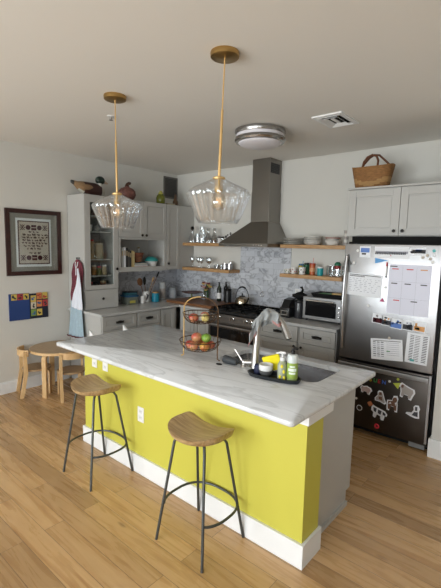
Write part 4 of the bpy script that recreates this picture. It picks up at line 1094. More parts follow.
o=drape([(.345,1.42),(.335,1.34),(.30,1.22),(.235,1.12),(.19,1.0),(.19,.95)],[(.35,1.43),(.38,1.32),(.40,1.20),(.41,1.10),(.425,1.0),(.43,.93)],-1.915,amp=.007,depth=.03).build('cloth',P('white_apron',(.74,.77,.85),.95,noise=.03,nscale=20),t,ang=3); o.modifiers.new('s','SOLIDIFY').thickness=.004
t=thing('apron','pale blue denim apron hanging lowest beside the counter end','apron',(.22,-1.92,.56))
o=drape([(.13,1.02),(.11,.85),(.09,.70),(.08,.58)],[(.37,1.02),(.38,.85),(.40,.70),(.42,.60)],-1.895,amp=.010,waves=4,depth=.02).build('cloth',P('denim',(.36,.47,.54),.95,noise=.15,nscale=40),t,ang=3); o.modifiers.new('s','SOLIDIFY').thickness=.004
mb=MB().tube([(.065+.355*k/12,-1.915-.01*math.sin(k*2.0),.583+.02*k/12-.012*math.sin(PI*k/12)) for k in range(13)],.009,8); mb.build('hem',C('hem_maroon',.10,.03,.035),t)
# ------------------------------------------------------------------ containers helper
def item(name,label,cat,loc,parts,grp=None,rz=0,seg=20):
    """parts: list of (part name, profile, material)"""
    if len(parts)==1:
        o=MB().lathe(parts[0][1],loc,seg).build(name,parts[0][2]); recenter(tag(o,label,cat,grp),loc); return o
    t=thing(name,label,cat,loc,rz,grp)
    for n,pr,m in parts: MB().lathe(pr,loc,seg).build(n,m,t)
    return t
def cylp(r,z0,z1,b=.004): return [(0,z0),(r-b,z0),(r,z0+b),(r,z1-b),(r-b,z1),(0,z1)]
def open_cup(r0,r1,h,w=.003): return [(0,0),(r0*.9,0),(r0,.003),(r1,h),(r1-w,h),(r0-w,.008),(0,.007)]
G=M['glass']
# --- hutch contents
def hj(y,z,r,h,label,body,lid,cat='jar',name='jar',x=.22,lh=.02):
    item(name,label,cat,(x,y,z+.0005),[('jar_body',[(0,0),(r-.004,0),(r,.004),(r,h*.8),(r*.8,h-lh),(0,h-lh)],body),('lid',cylp(r*.95,h-lh,h,.002),lid)],'jars and tins behind the hutch glass')
C('kraut',.36,.24,.10); C('lidred',.48,.03,.03); C('beige',.42,.33,.20); C('darkred',.14,.03,.02); C('brownspice',.16,.07,.03); C('amber',.35,.16,.04); C('creamlid',.5,.45,.35); C('olive',.13,.13,.04)
hj(-1.69,1.531,.062,.24,'large jar with red lid and mixed filling on the hutch third shelf',M['kraut'],M['lidred'])
hj(-1.555,1.531,.058,.20,'wide cream jar with beige lid beside the red lidded jar',M['beige'],M['creamlid'])
for i,(y,b,l,lab) in enumerate(((-1.74,'brownspice','black','brown spice jar with black lid nearest the hutch side'),(-1.66,'amber','creamlid','amber spice jar with cream lid in the hutch spice row'),(-1.585,'olive','lidred','olive spice jar with red lid in the hutch spice row'),(-1.51,'beige','white','pale spice jar with white lid in the hutch spice row'))):
    hj(y,1.331,.031,.125 if i%2 else .11,lab,M[b],M[l],lh=.018,x=.27)
hj(-1.72,1.1715,.045,.075,'squat dark red tin at the bottom left of the hutch',M['darkred'],M['lidred'],x=.26,name='tin',cat='tin')
hj(-1.62,1.1715,.045,.07,'squat black tin at the bottom middle of the hutch',M['black'],M['knob'],x=.26,name='tin',cat='tin')
hj(-1.525,1.1715,.042,.085,'squat brown tin at the bottom right of the hutch',M['brownspice'],M['beige'],x=.26,name='tin',cat='tin')
item('sugar_bowl','white ceramic pot on the hutch second shelf','pot',(.24,-1.71,1.8705),[('pot',open_cup(.04,.05,.08),M['white'])])
item('glass_dish','small glass dome dish on the hutch second shelf','dish',(.24,-1.58,1.8705),[('dish',[(0,0),(.05,0),(.055,.01),(0,.012)],M['glass']),('dome',[(.05,.012),(.045,.05),(.02,.075),(.008,.08),(.01,.09),(0,.095)],M['glass'])])
item('teapot','dark teapot on the top shelf of the hutch','teapot',(.24,-1.6,2.061),[('pot_body',[(0,0),(.04,0),(.06,.04),(.05,.08),(.02,.09),(0,.1)],M['darkred']),('lid_knob',[(0,.09),(.01,.1),(.01,.11),(0,.115)],M['knob'])])

# --- cubby contents (books stand along Y, spines toward +X)
def book(y,w,h,d,col,label,z=1.4055,tilt=0,x1=.36,acc=None):
    t=thing('book',label,'book',(x1-d/2,y+w/2,z),group='books in the open cubby')
    MB().box(x1-d,x1,y,y+w,z,z+h,.002).build('cover',col,t,smooth=False)
    MB().box(x1-d+.002,x1-.006,y+.003,y+w-.003,z+h-.001,z+h+.0008).build('pages',M['cream'],t,smooth=False)
    MB().box(x1,x1+.0006,y+w*.2,y+w*.8,z+h*.62,z+h*.86).build('spine_title',acc or M['beige'],t,smooth=False)
yy=-1.335
for w,h,c,l in ((.022,.23,C('bk_grey',.20,.20,.19),'light grey book at the left end of the cubby'),(.035,.27,C('bk_white',.42,.42,.41),'thick white book, second in the cubby row'),(.030,.275,M['paper'],'tall pale book, third in the cubby row'),
        (.030,.27,C('bk_black',.02,.02,.022),'tall black book left of the dark grey one'),(.028,.25,C('bk_dk',.07,.065,.06),'dark grey book in the middle of the cubby row'),(.024,.235,C('bk_black2',.03,.025,.025),'narrow black book left of the tan books'),(.026,.235,C('bk_tan',.45,.34,.16),'tan book near the right end of the row'),(.022,.225,C('bk_gold',.55,.45,.22),'pale gold book at the right end of the row')):
    book(yy,w,h,.17,c,l); yy+=w+.0025
for k,(h,c,l,a,b) in enumerate(((.022,C('bk_red',.42,.03,.035),'red book lying flat at the bottom of the stack',-1.10,-.86),(.020,M['paper'],'white book lying flat on the red one',-1.10,-.87),(.028,C('bk_teal',.05,.20,.26),'dark teal book lying flat on the white one',-1.10,-.88))):
    z=1.4055+sum((.0225,.0205)[:k]); t=thing('book',l,'book',(.28,(a+b)/2,z),group='books lying in the open cubby')
    MB().box(.19,.36,a,b,z,z+h-.002,.002).build('cover',c,t,smooth=False); MB().box(.3595,.3605,a+.004,b-.004,z+.004,z+h-.006).build('pages',M['cream'],t,smooth=False)
item('woven_bowl','brown woven bowl stacked on the flat books','bowl',(.25,-1.0,1.4790),[('bowl',open_cup(.07,.10,.08,.006),C('basket_brown',.22,.09,.045,.8,noise=.4,nscale=40))])
item('woven_bowl','smaller reddish woven bowl nested on top of the brown one','bowl',(.25,-1.0,1.5600),[('bowl',open_cup(.095,.112,.05,.006),C('basket_red',.20,.07,.04,.8,noise=.4,nscale=40))])
item('bowl','white bowl at the right end of the cubby','bowl',(.27,-.74,1.4055),[('bowl',open_cup(.055,.085,.085),M['white'])])
item('bowl','teal bowl turned on the white bowl in the cubby','bowl',(.27,-.74,1.4925),[('bowl',[(0,.0),(.098,0),(.10,.01),(.09,.035),(.055,.06),(0,.066)],C('teal_bowl',.03,.28,.27,.3))])
item('glass_bottle','clear glass bottle at the back of the cubby','bottle',(.10,-.83,1.4055),[('bottle',[(0,0),(.03,0),(.032,.16),(.014,.20),(.014,.26),(0,.26)],M['white']),('cap',cylp(.016,.26,.28,.002),M['beige'])])

# --- on top of the hutch: duck decoy
t=thing('duck_decoy','painted wooden duck decoy with green-black head on top of the hutch','duck decoy',(.2,-1.65,2.3005))
dz=2.3005; X0=.20
secs=[(-1.905,.105,.008,.012),(-1.87,.098,.020,.018),(-1.82,.078,.042,.034),(-1.75,.066,.060,.052),(-1.68,.060,.066,.058),(-1.60,.060,.064,.058),(-1.51,.056,.050,.052),(-1.455,.045,.022,.03)]
mb=MB(); rs=[]
for y,zc,rx,rz in secs:
    rs.append([Vector((X0+rx*math.cos(2*PI*k/16),y,dz+max(0,(zc+rz*math.sin(2*PI*k/16))*1.4))) for k in range(16)])
vs=mb.ring(rs)
mb.bm.faces.ensure_lookup_table()
for f in mb.bm.faces:
    y=f.calc_center_median().y; z=f.calc_center_median().z-dz
    if y<-1.86: f.material_index=1
    elif y<-1.73: f.material_index=2 if z>.06 else 3
    elif y<-1.55: f.material_index=0
    else: f.material_index=3
mb.build('body',[C('duck_brown',.045,.016,.013),C('duck_dark',.02,.02,.018),C('duck_tan',.30,.19,.10),C('duck_white',.55,.54,.48)],t,ang=2)
MB().tube([(X0,-1.53,dz+.10),(X0,-1.52,dz+.145),(X0,-1.515,dz+.165)],[.046,.036,.033],16).build('neck',C('duck_white2',.6,.6,.56),t)
MB().ball((X0,-1.51,dz+.205),.055,(.9,1.15,.95)).build('head',C('duck_green',.008,.02,.014,.3),t)
MB().tube([(X0,-1.465,dz+.195),(X0,-1.435,dz+.185),(X0,-1.40,dz+.178)],[.022,.018,.010],10).build('bill',C('duck_bill',.50,.38,.28),t)
for s in (-1,1): MB().ball((X0+s*.055,-1.72,dz+.095),.055,(.28,1.6,.6)).build('wing',C('duck_wing',.27,.165,.085),t)
# patterned gourd
t=thing('patterned_gourd','round carved dark red gourd vase with short stem on the wall cabinet','vase',(.2,-1.10,2.2955))
gp=[(0,0),(.06,0),(.10,.03),(.125,.08),(.118,.125),(.085,.16),(.04,.175),(.03,.185),(0,.19)]
MB().lathe(gp,(.2,-1.10,2.2955),24,sx=.8).build('pot',P('carved_gourd',(.13,.055,.045),.6,noise=1.9,nscale=32,bump=.5),t)
MB().tube([(.2,-1.10,2.48),(.2,-1.095,2.51),(.2,-1.07,2.53),(.2,-1.05,2.525)],[.03,.022,.018,.02],12).build('stem',C('gourd_stem',.08,.035,.02),t)
item('glass_jug','yellow-green glass jug on the corner cabinet top','jug',(.22,-.53,2.2955),[('jug',[(0,0),(.05,0),(.062,.02),(.066,.09),(.055,.125),(.035,.145),(0,.145)],C('jug_green',.17,.19,.025,.15,trans=.2)),('neck',[(0,.145),(.033,.145),(.038,.16),(.02,.175),(.018,.19),(0,.19)],C('jug_lid',.42,.40,.10,.2))])
item('brown_bottle','small dark brown bottle in front of the wall grille','bottle',(.20,-.225,2.2955),[('bottle',[(0,0),(.038,0),(.042,.01),(.040,.07),(.018,.11),(.014,.17),(0,.17)],C('brown_glass',.10,.055,.03,.3)),('cap',cylp(.018,.17,.20,.002),M['black'])])
t=thing('paper_box','small pale box lying on the corner cabinet top','box',(.2,-.37,2.2955)); MB().box(.16,.26,-.44,-.29,2.2955,2.318,.002).build('box_body',M['beige'],t,smooth=False); MB().box(.158,.262,-.442,-.288,2.318,2.326,.001).build('lid',M['creamlid'],t,smooth=False)

# --- wicker basket above fridge cabinet
t=thing('wicker_basket','brown woven tote basket with leather handles above the fridge cabinet','basket',(3.19,-.35,2.312))
bz=2.3125
mb=MB(); rs=[]; NN=14
for k in range(NN+1):
    f=k/NN; rx=.155+.048*f; ry=.085+.035*f; z=bz+.215*f
    ring=[]
    for i in range(56):
        a=2*PI*i/56; c,s=math.cos(a),math.sin(a); e=.75; w=1+.010*(1 if (i+k)%2 else -1)
        x=rx*math.copysign(abs(c)**e,c)*w; y=ry*math.copysign(abs(s)**e,s)*w
        ring.append(Vector((3.19+x,-.36+y,z+ (.02*(abs(c)**3)*f))))
    rs.append(ring)
for k in range(NN-1,1,-1): rs.append([Vector((3.19+(p.x-3.19)*.93,-.36+(p.y+.36)*.9,p.z)) for p in rs[k]])
mb.ring(rs); mb.bm.faces.ensure_lookup_table()
for f in mb.bm.faces:
    c=f.calc_center_median(); zz=(c.z-bz)/.205; wv=.36+.10*math.cos((c.x-3.19)/.2*PI)*-1
    if abs(zz-wv)<.10: f.material_index=1
mb.build('body',[M['wicker'],M['wicker2']],t,ang=2)
for sy in (-1,1):
    y=-.36+sy*.095; pts=[]
    if sy<0: xs=[(-.075,.19),(-.07,.26),(-.045,.305),(0,.325),(.045,.305),(.07,.26),(.075,.19)]
    else: xs=[(-.17,.20),(-.12,.265),(-.06,.315),(-.01,.338),(.04,.33),(.10,.27),(.165,.20)]
    pts=[(3.19+x,y+(-sy*.06*max(0,(z-.19)/.15)),bz+.01+z) for x,z in xs]
    MB().tube(pts,.0105,8).build('handle',M['leather'],t)

# --- left upper shelf glassware
zs=1.7625
def sh(name,label,cat,x,z,parts,y=-.13,grp=None,hs=1.):
    parts=[(n,[(r_*(1+(hs-1)*.5),z_*hs) for r_,z_ in pr],m) for n,pr,m in parts]
    return item(name,label,cat,(x,y,z),parts,grp,seg=18)
carafe=lambda s:[(0,0),(.04*s,0),(.045*s,.006),(.045*s,.05*s),(.018*s,.09*s),(.016*s,.12*s),(.026*s,.145*s),(.023*s,.145*s),(.013*s,.12*s),(.015*s,.09*s),(.04*s,.05*s),(.038*s,.01),(0,.008)]
GG='glassware on the upper left shelf'
sh('glass_decanter','glass decanter with dark stopper at the left end of the upper left shelf','decanter',.47,zs,[('vessel',carafe(1.1),G),('stopper',[(0,.14),(.022,.15),(.024,.17),(.01,.185),(0,.186)],M['blackm'])],grp=GG,hs=1.3)
sh('drinking_glass','short clear tumbler right of the first decanter','glass',.585,zs,[('vessel',open_cup(.03,.034,.10),G)],grp=GG,hs=1.3)
sh('glass_pitcher','tall clear glass pitcher on the upper left shelf','pitcher',.675,zs,[('vessel',[(0,0),(.04,0),(.045,.08),(.03,.14),(.036,.18),(.033,.18),(.027,.14),(.042,.08),(.037,.008),(0,.007)],G)],grp=GG,hs=1.3)
sh('glass_carafe','bulbous clear carafe beside the tall pitcher','carafe',.795,zs,[('vessel',carafe(1.1),G)],grp=GG,hs=1.3)
sh('glass_carafe','dark-based carafe in the middle of the upper left shelf','carafe',.912,zs,[('vessel',carafe(1.1),G),('contents',cylp(.036,.009,.04,.003),M['brownspice'])],grp=GG,hs=1.3)
sh('salt_shaker','small white shaker with steel top on the upper left shelf','shaker',1.0,zs,[('shaker_body',cylp(.02,0,.06),M['white']),('top',cylp(.021,.06,.075),M['black'])],grp='shakers beside the hood',hs=1.25)
sh('salt_shaker','small clear shaker with black top left of the hood','shaker',1.06,zs,[('shaker_body',cylp(.02,0,.06),G),('top',cylp(.021,.06,.075),M['black'])],grp='shakers beside the hood',hs=1.25)
t=thing('cow_figurine','small black and white spotted figurine at the hood end of the upper left shelf','figurine',(1.19,-.16,zs))
mb=MB(); mb.ball((1.18,-.16,zs+.075),.045,(1.1,.6,.7)); mb.ball((1.225,-.16,zs+.115),.026,(1.1,.8,1)); mb.tube([(1.20,-.16,zs+.09),(1.22,-.16,zs+.11)],.02,10)
for dx in (-.03,.025):
    for dy in (-.015,.015): mb.cyl((1.18+dx,-.16+dy,zs+.001),(1.18+dx,-.16+dy,zs+.06),.009)
mb.build('body',M['white'],t)
mb=MB(); 
for p,r in (((1.165,-.185,zs+.09),.018),((1.20,-.184,zs+.075),.014),((1.235,-.178,zs+.125),.013),((1.225,-.16,zs+.137),.014),((1.175,-.16,zs+.108),.016)): mb.ball(p,r,(1,.5,1))
mb.build('spots',M['black'],t)
# lower left shelf
zs=1.4055
wine=[(0,0),(.03,0),(.03,.003),(.004,.008),(.0035,.06),(.012,.068),(.033,.09),(.037,.12),(.030,.155),(.028,.155),(.034,.12),(.030,.092),(.010,.071),(0,.07)]
w0=None
for i,(x,y,l) in enumerate(((.47,-.12,'wine glass at the left end of the lower left shelf'),(.60,-.12,'wine glass second from the left on the lower left shelf'),(.70,-.17,'wine glass third from the left, nearer the shelf edge'),(.77,-.10,'wine glass fourth from the left on the lower left shelf'),(.86,-.17,'wine glass right of centre on the lower left shelf'))):
    if w0 is None: w0=sh('wine_glass',l,'wine glass',x,zs,[('vessel',wine,G)],y,'wine glasses on the lower left shelf')
    else: c=w0.copy(); COL.objects.link(c); c.location=(x,y,zs); c['label']=l
for x,l in ((.955,'small glass ramekin nearest the wine glasses'),(1.035,'small glass ramekin next to the steel tins')):
    sh('ramekin',l,'ramekin',x,zs,[('vessel',open_cup(.033,.037,.055),G)],grp='glass ramekins on the lower left shelf')
for x,l in ((1.115,'steel tin left of the pair on the lower left shelf'),(1.20,'steel tin at the right end of the lower left shelf')):
    sh('steel_canister',l,'canister',x,zs,[('can',cylp(.037,0,.075),M['steel']),('lid',cylp(.038,.075,.085,.002),M['chrome'])],grp='steel canisters on the lower left shelf')
sh('pewter_jug','pewter jug behind the tins on the lower left shelf','jug',1.16,zs,[('vessel',[(0,0),(.02,0),(.03,.05),(.02,.09),(.024,.11),(0,.11)],M['chrome'])],y=-.06)

# right upper shelf
zs=1.7625
C('china',.72,.70,.66,.3); C('china2',.60,.58,.54,.3)
plate=lambda z,r:[(0,z),(r*.6,z),(r,z+.011),(r,z+.014),(r*.6,z+.006),(0,z+.005)]
for k in range(4):
    sh('plate',('bottom','second','third','top')[k]+' plate of the wide stack nearest the hood','plate',2.20,zs+.0,[('dish',plate(k*.021,.128),M['china'] if k%2 else M['china2'])],y=-.14,grp='stacked plates')
for k in range(4):
    sh('plate',('bottom','second','third','top')[k]+' bowl-plate of the middle stack on the upper right shelf','plate',2.455,zs,[('dish',[(0,k*.023),(.07,k*.023),(.108,k*.023+.026),(.108,k*.023+.030),(.066,k*.023+.006),(0,k*.023+.005)],M['china'] if k!=2 else M['china2'])],y=-.14,grp='stacked shallow bowls')
sh('bowl','white soup bowl under the patterned bowl on the upper right shelf','bowl',2.70,zs,[('vessel',open_cup(.06,.088,.055,.004),M['china'])],y=-.14)
t=sh('bowl','red-rimmed patterned bowl stacked at the right of the upper shelf','bowl',2.70,zs+.056,[('vessel',open_cup(.055,.08,.035,.004),M['china']),('rim_band',[(.0815,.020),(.0825,.020),(.0825,.030),(.0815,.030)],C('rim_red',.3,.08,.05))],y=-.14)
for k in range(5):
    sh('stacked_cup',('bottom','second','third','fourth','top')[k]+' cup of the tall stack beside the fridge cabinet','cup',2.865,zs,[('vessel',[(0,k*.033),(.022,k*.033),(.024,k*.033+.024),(.028,k*.033+.032),(0,k*.033+.0325)],M['china'] if k%2 else M['gry'])],y=-.16,grp='stacked cups by the fridge')
# right lower shelf
zs=1.4125
def handle(t,x,y,z,r,h,m,side=-1):
    MB().tube([(x+side*r*.9,y-.01,z+h*.8),(x+side*(r+.018),y-.015,z+h*.75),(x+side*(r+.022),y-.015,z+h*.5),(x+side*(r+.014),y-.015,z+h*.25),(x+side*r*.9,y-.01,z+h*.2)],.004,8).build('handle',m,t)
def mug(x,y,r,h,m,label,band=None,straw=None,name='mug',cat='mug'):
    parts=[('vessel',open_cup(r*.92,r,h,.003),m)]
    t=thing(name,label,cat,(x,y,zs)); MB().lathe(parts[0][1],(x,y,zs),20).build('vessel',m,t)
    if band:
        mb=MB()
        for k in range(9):
            a=2*PI*k/9; mb.ball((x+r*math.cos(a),y+r*math.sin(a),zs+h*(.35+.3*(k%2))),r*.28,(.6,.6,.8),8,6)
        mb.build('pattern',band,t)
    if straw: MB().tube([(x+.005,y,zs+.01),(x+.008,y,zs+h+.075)],.003,6).build('straw',straw,t)
    return t
t=mug(2.135,-.15,.034,.055,M['china'],'small white mug at the left end of the lower right shelf',C('leaf_green',.1,.2,.06)); handle(t,2.135,-.15,zs,.034,.055,M['china'])
t=mug(2.225,-.16,.037,.08,M['china'],'white mug with red and green pattern on the lower right shelf',C('pat_red',.4,.05,.05)); handle(t,2.225,-.16,zs,.037,.08,M['china'])
t=mug(2.345,-.17,.040,.085,M['white'],'white mug with dark lettering and a blue straw',M['ink'],C('straw_blue',.08,.3,.5)); 
t=mug(2.47,-.15,.034,.125,C('tumbler_orange',.50,.11,.03,.35),'orange tumbler with a pink straw on the lower right shelf',None,C('straw_pink',.6,.15,.15),'tumbler','tumbler')
MB().lathe(cylp(.035,.125,.137,.002),(2.47,-.15,zs),18).build('lid',M['lidred'],t)
MB().lathe([(.0345,.04),(.0352,.04),(.0352,.085),(.0345,.085)],(2.47,-.15,zs),18).build('band',C('band_or',.6,.3,.15),t)
t=mug(2.575,-.16,.036,.085,C('cup_teal',.02,.33,.36,.35),'teal insulated cup with white lid on the lower right shelf',None,None,'tumbler','tumbler'); MB().lathe(cylp(.037,.085,.102,.003),(2.575,-.16,zs),18).build('lid',M['white'],t)
for x,h,y,l in ((2.265,.10,-.055,'yellow lidded jar behind the patterned mug'),(2.34,.115,-.055,'dark green lidded jar behind the lettered mug')):
    item('jar',l,'jar',(x,y,zs),[('jar_body',cylp(.034,0,h),C('jar_yellow',.5,.4,.03) if x<2.3 else C('jar_green',.02,.12,.06)),('lid',cylp(.03,h,h+.02),C('lid_blue',.05,.15,.3) if x<2.3 else M['black'])],'lidded jars on the lower right shelf')
for x,y,l in ((2.655,-.10,'tall clear glass right of the teal cup'),(2.715,-.16,'tall clear glass left of the stemmed dark red cup'),(2.845,-.10,'tall clear glass at the fridge end of the lower right shelf')):
    sh('drinking_glass',l,'glass',x,zs,[('vessel',open_cup(.026,.033,.12,.002),G)],y,'tall glasses on the lower right shelf')
item('lidded_glass','glass jar with dark red band and green top on the lower right shelf','jar',(2.785,-.16,zs),[('vessel',open_cup(.03,.032,.09,.002),G),('band',cylp(.034,.09,.125,.003),C('band_red',.28,.03,.03)),('top',[(0,.125),(.036,.125),(.038,.145),(.02,.165),(0,.167)],C('top_green',.02,.16,.09))])

# ------------------------------------------------------------------ things on the left counter
zc=.9145
t=thing('storage_container','clear food container with blue lid on the left counter by the hutch','container',(.24,-1.10,zc))
MB().box(.16,.32,-1.185,-1.01,zc,zc+.10,.01).build('box_body',C('clear_box',.25,.28,.24,.2,trans=.3),t)
MB().box(.155,.325,-1.19,-1.005,zc+.10,zc+.125,.006).build('lid',C('lid_navy',.02,.10,.2,.4),t)
MB().box(.3205,.322,-1.15,-1.06,zc+.02,zc+.055).build('label',C('label_yel',.5,.45,.08),t,smooth=False)
t=thing('storage_container','dark teal lidded dish stacked on the clear container','container',(.24,-1.10,zc+.1255))
MB().box(.17,.31,-1.17,-1.02,zc+.1255,zc+.160,.008).build('dish',C('dish_teal',.03,.12,.16,.4),t); MB().box(.168,.312,-1.172,-1.018,zc+.16,zc+.17,.003).build('lid',M['black'],t)
cx,cy=.26,-.83
t=item('utensil_crock','white crock with black leaf drawing holding wooden spoons','crock',(cx,cy,zc),[('vessel',[(0,0),(.045,0),(.05,.006),(.05,.15),(.046,.155),(.043,.15),(.043,.012),(0,.01)],M['white']),('crock_base',cylp(.052,0,.012,.002),M['gry'])])
MB().tube([(cx+.045,cy-.03,zc+.03),(cx+.047,cy-.02,zc+.06),(cx+.050,cy-.005,zc+.10),(cx+.040,cy-.03,zc+.13)],[.004,.012,.014,.003],8).build('drawing',M['ink'],t)
C('spoon_wood',.18,.08,.035); C('spoon_pale',.42,.28,.15)
for k,(dx,dy,hx,hy,hz,m,l,hd) in enumerate(((.0,-.02,-.0,-.09,.30,'spoon_wood','dark wooden spoon leaning left in the crock',(.014,.046,.058)),(.01,.0,.03,-.045,.31,'blackm','black slotted spoon standing in the crock',(.014,.044,.06)),(-.01,.01,.02,.10,.34,'spoon_pale','pale wooden spatula leaning right in the crock',(.008,.02,.04)),(0,.02,.03,.17,.40,'blackm','long black-handled utensil leaning far right in the crock',(.010,.012,.05)))):
    t=thing('utensil',l,'utensil',(cx+dx,cy+dy*.5,zc+.012),group='utensils in the crock')
    p0=Vector((cx+dx*.5,cy+dy*.5,zc+.02)); p1=Vector((cx+hx,cy+hy,zc+hz-.05))
    MB().tube([p0,p1],.005,8).build('shaft',M['spoon_wood'] if k!=2 else M['spoon_pale'],t)
    d=(p1-p0).normalized(); rot=d.to_track_quat('Z','Y').to_matrix().to_4x4()
    c=p1+d*hd[2]*.8
    MB().ball(c,1,(hd[0],hd[1],hd[2]),14,8,mtx=rot).build('head',M[m],t)
item('mug','small white cup left of the utensil crock','mug',(.30,-.92,zc),[('vessel',open_cup(.028,.03,.10,.003),M['white'])])
t=item('canister','bright teal canister with wooden lid on the left counter','canister',(.30,-.69,zc),[('can',cylp(.055,0,.125,.006),C('canister_teal',.01,.22,.33,.35)),('lid',cylp(.05,.125,.143,.003),M['shelfwood'])])
t=item('glass_cylinder','tall clear cylinder with white lid and towel roll inside','paper towel',(.20,-.47,zc),[('holder_base',cylp(.055,0,.012,.002),M['steel']),('roll',cylp(.045,.012,.26,.004),C('roll_white',.55,.57,.58,.8)),('band',[(.0455,.03),(.047,.03),(.047,.17),(.0455,.17)],M['gry'])])
item('canister','frosted white jar with pale lid in the corner of the counter','canister',(.17,-.24,zc),[('can',cylp(.058,0,.135,.01),C('jar_white',.50,.53,.57,.3)),('lid',cylp(.05,.135,.165,.004),C('jar_lid',.42,.45,.48,.3))])
# butcher block
o=MB().box(.43,1.285,-.60,-.06,.9145,.952,.004).build('butcher_block',M['butcher'],smooth=False)
recenter(tag(o,'thick dark butcher block board on the counter left of the range','cutting board'),(.86,-.33,.9145))
zk=.9525
t=thing('footed_tray','dark brown shallow footed tray on the butcher block','tray',(.54,-.2,zk))
MB().lathe([(0,.07),(.10,.072),(.15,.088),(.152,.092),(.10,.080),(0,.078)],(.54,-.2,zk),28).build('plate',C('tray_brown',.12,.04,.025),t); MB().lathe([(0,0),(.05,0),(.045,.006),(.014,.015),(.014,.065),(.04,.071),(0,.071)],(.54,-.2,zk),20).build('foot',C('foot_green',.15,.17,.07),t)
item('green_bottle','short green glass bottle behind the footed tray','bottle',(.73,-.075,zk),[('bottle',[(0,0),(.022,0),(.026,.005),(.026,.16),(.013,.19),(.013,.215),(0,.215)],C('bottle_green',.05,.12,.05,.15)),('cap',cylp(.014,.215,.23,.002),M['black'])])
t=thing('flower_vase','glass vase with a bunch of yellow and dark red flowers on the butcher block','flowers',(.80,-.2,zk))
MB().lathe([(0,0),(.035,0),(.04,.02),(.03,.07),(.035,.11),(.032,.11),(.027,.07),(.036,.02),(0,.006)],(.80,-.2,zk),18).build('vase',G,t)
random.seed(21); C('fl_yellow',.60,.42,.10); C('fl_red',.14,.015,.02); C('fl_pink',.50,.30,.28); C('leafd',.05,.10,.03)
for k in range(14):
    a=random.uniform(0,2*PI); r=random.uniform(.01,.10); h=random.uniform(.13,.25)
    p=Vector((.80+r*math.cos(a),-.2+r*math.sin(a)*.7,zk+h))
    f=MB().tube([(.80,-.2,zk+.02),(.80+.3*(p.x-.8),-.2+.3*(p.y+.2),zk+.11),p],.0018,5).build('stem',M['leafd'],t)
    m=M[('fl_yellow','fl_red','fl_pink','fl_red','fl_yellow')[k%5]]; mb=MB()
    for q in range(9):
        b=2*PI*q/9; c=p+Vector((.017*math.cos(b),.017*math.sin(b)*.8,.006*math.sin(b*2)+.004))
        mb.ball(c,.013,(1,1,.55),8,5)
    mb.ball(p+Vector((0,0,.006)),.012,(1,1,.8),8,5); mb.build('blossom',m,f)
item('oil_bottle','tall dark olive oil bottle left on the butcher block by the range','bottle',(1.045,-.16,zk),[('bottle',[(0,0),(.028,0),(.032,.006),(.032,.18),(.014,.22),(.013,.25),(0,.25)],C('oil_dark',.015,.022,.015,.12)),('label',[(.0322,.04),(.0328,.04),(.0328,.12),(.0322,.12)],M['white']),('cap',cylp(.015,.25,.27,.002),M['black'])],'dark bottles on the butcher block')
item('oil_bottle','tall black bottle behind the labelled oil bottle','bottle',(1.11,-.09,zk),[('bottle',[(0,0),(.028,0),(.032,.006),(.032,.19),(.014,.23),(.013,.26),(0,.26)],C('oil_black',.008,.008,.01,.12)),('cap',cylp(.015,.26,.275,.002),M['black'])],'dark bottles on the butcher block')
item('canister','matte black canister beside the stove on the butcher block','canister',(1.215,-.17,zk),[('can',cylp(.05,0,.17,.006),M['black']),('lid',cylp(.048,.17,.185,.003),M['blackm'])])
# kettle
kx,ky,kz=1.50,-.22,.9555
t=thing('kettle','shiny brass-coloured kettle with black handle on the range','kettle',(kx,ky,kz))
kb=P('kettle_metal',(.42,.36,.27),.14,metal=1)
MB().lathe([(0,0),(.085,0),(.095,.012),(.098,.05),(.080,.092),(.045,.112),(0,.115)],(kx,ky,kz),28).build('pot',kb,t)
MB().lathe([(0,.112),(.042,.112),(.038,.122),(.010,.126),(.008,.136),(.014,.146),(.010,.155),(0,.157)],(kx,ky,kz),18).build('lid',M['black'],t)
MB().tube([(kx+.085,ky-.02,kz+.05),(kx+.115,ky-.03,kz+.08),(kx+.13,ky-.035,kz+.115)],[.018,.013,.010],12).build('spout',kb,t)
hp=[(kx+.11*math.cos(a),ky,kz+.08+.16*math.sin(a)) for a in [PI*k/14 for k in range(15)]]
MB().tube(hp,.005,8).build('handle',M['black'],t); MB().tube(hp[5:10],.012,10).build('grip',M['black'],t)
# small clear glass spoon rest & utensils
t=thing('wall_hook','small chrome wall hook with hanging ring right of the kettle','hook',(1.72,-.03,1.10))
MB().tube([(1.70,-.0095,1.14),(1.70,-.04,1.14),(1.70,-.05,1.12)],.005,8).build('hook_arm',M['chrome'],t)
MB().tube([(1.70+.03*math.cos(2*PI*k/20),-.05,1.10+.03*math.sin(2*PI*k/20)) for k in range(20)],.003,6,True).build('ring',M['chrome'],t)

# ------------------------------------------------------------------ right counter appliances
t=thing('coffee_grinder','black kitchen appliance with control panel beside the toaster oven','appliance',(2.32,-.33,zc))
MB().box(2.215,2.345,-.43,-.24,zc,zc+.12,.012).build('base',M['black'],t)
MB().prism([(-.42,0),(-.25,0),(-.25,.10),(-.36,.085)],.10,(2.23,0,zc+.12),(0,1,0),(0,0,1),(1,0,0)).build('head',M['black'],t)
MB().box(2.235,2.325,-.433,-.429,zc+.03,zc+.085).build('control_panel',M['chrome'],t,smooth=False)
MB().box(2.245,2.315,-.4345,-.4325,zc+.04,zc+.075).build('display',M['black'],t,smooth=False)
t=thing('blender_jar','dark smoked cylinder appliance right next to the toaster oven','appliance',(2.415,-.32,zc))
MB().lathe([(0,0),(.055,0),(.058,.01),(.052,.06),(.060,.18),(.056,.19),(0,.19)],(2.415,-.32,zc),24).build('vessel',C('smoke',.035,.035,.04,.15),t)
MB().lathe(cylp(.057,.19,.215,.006),(2.415,-.32,zc),24).build('lid',M['black'],t)
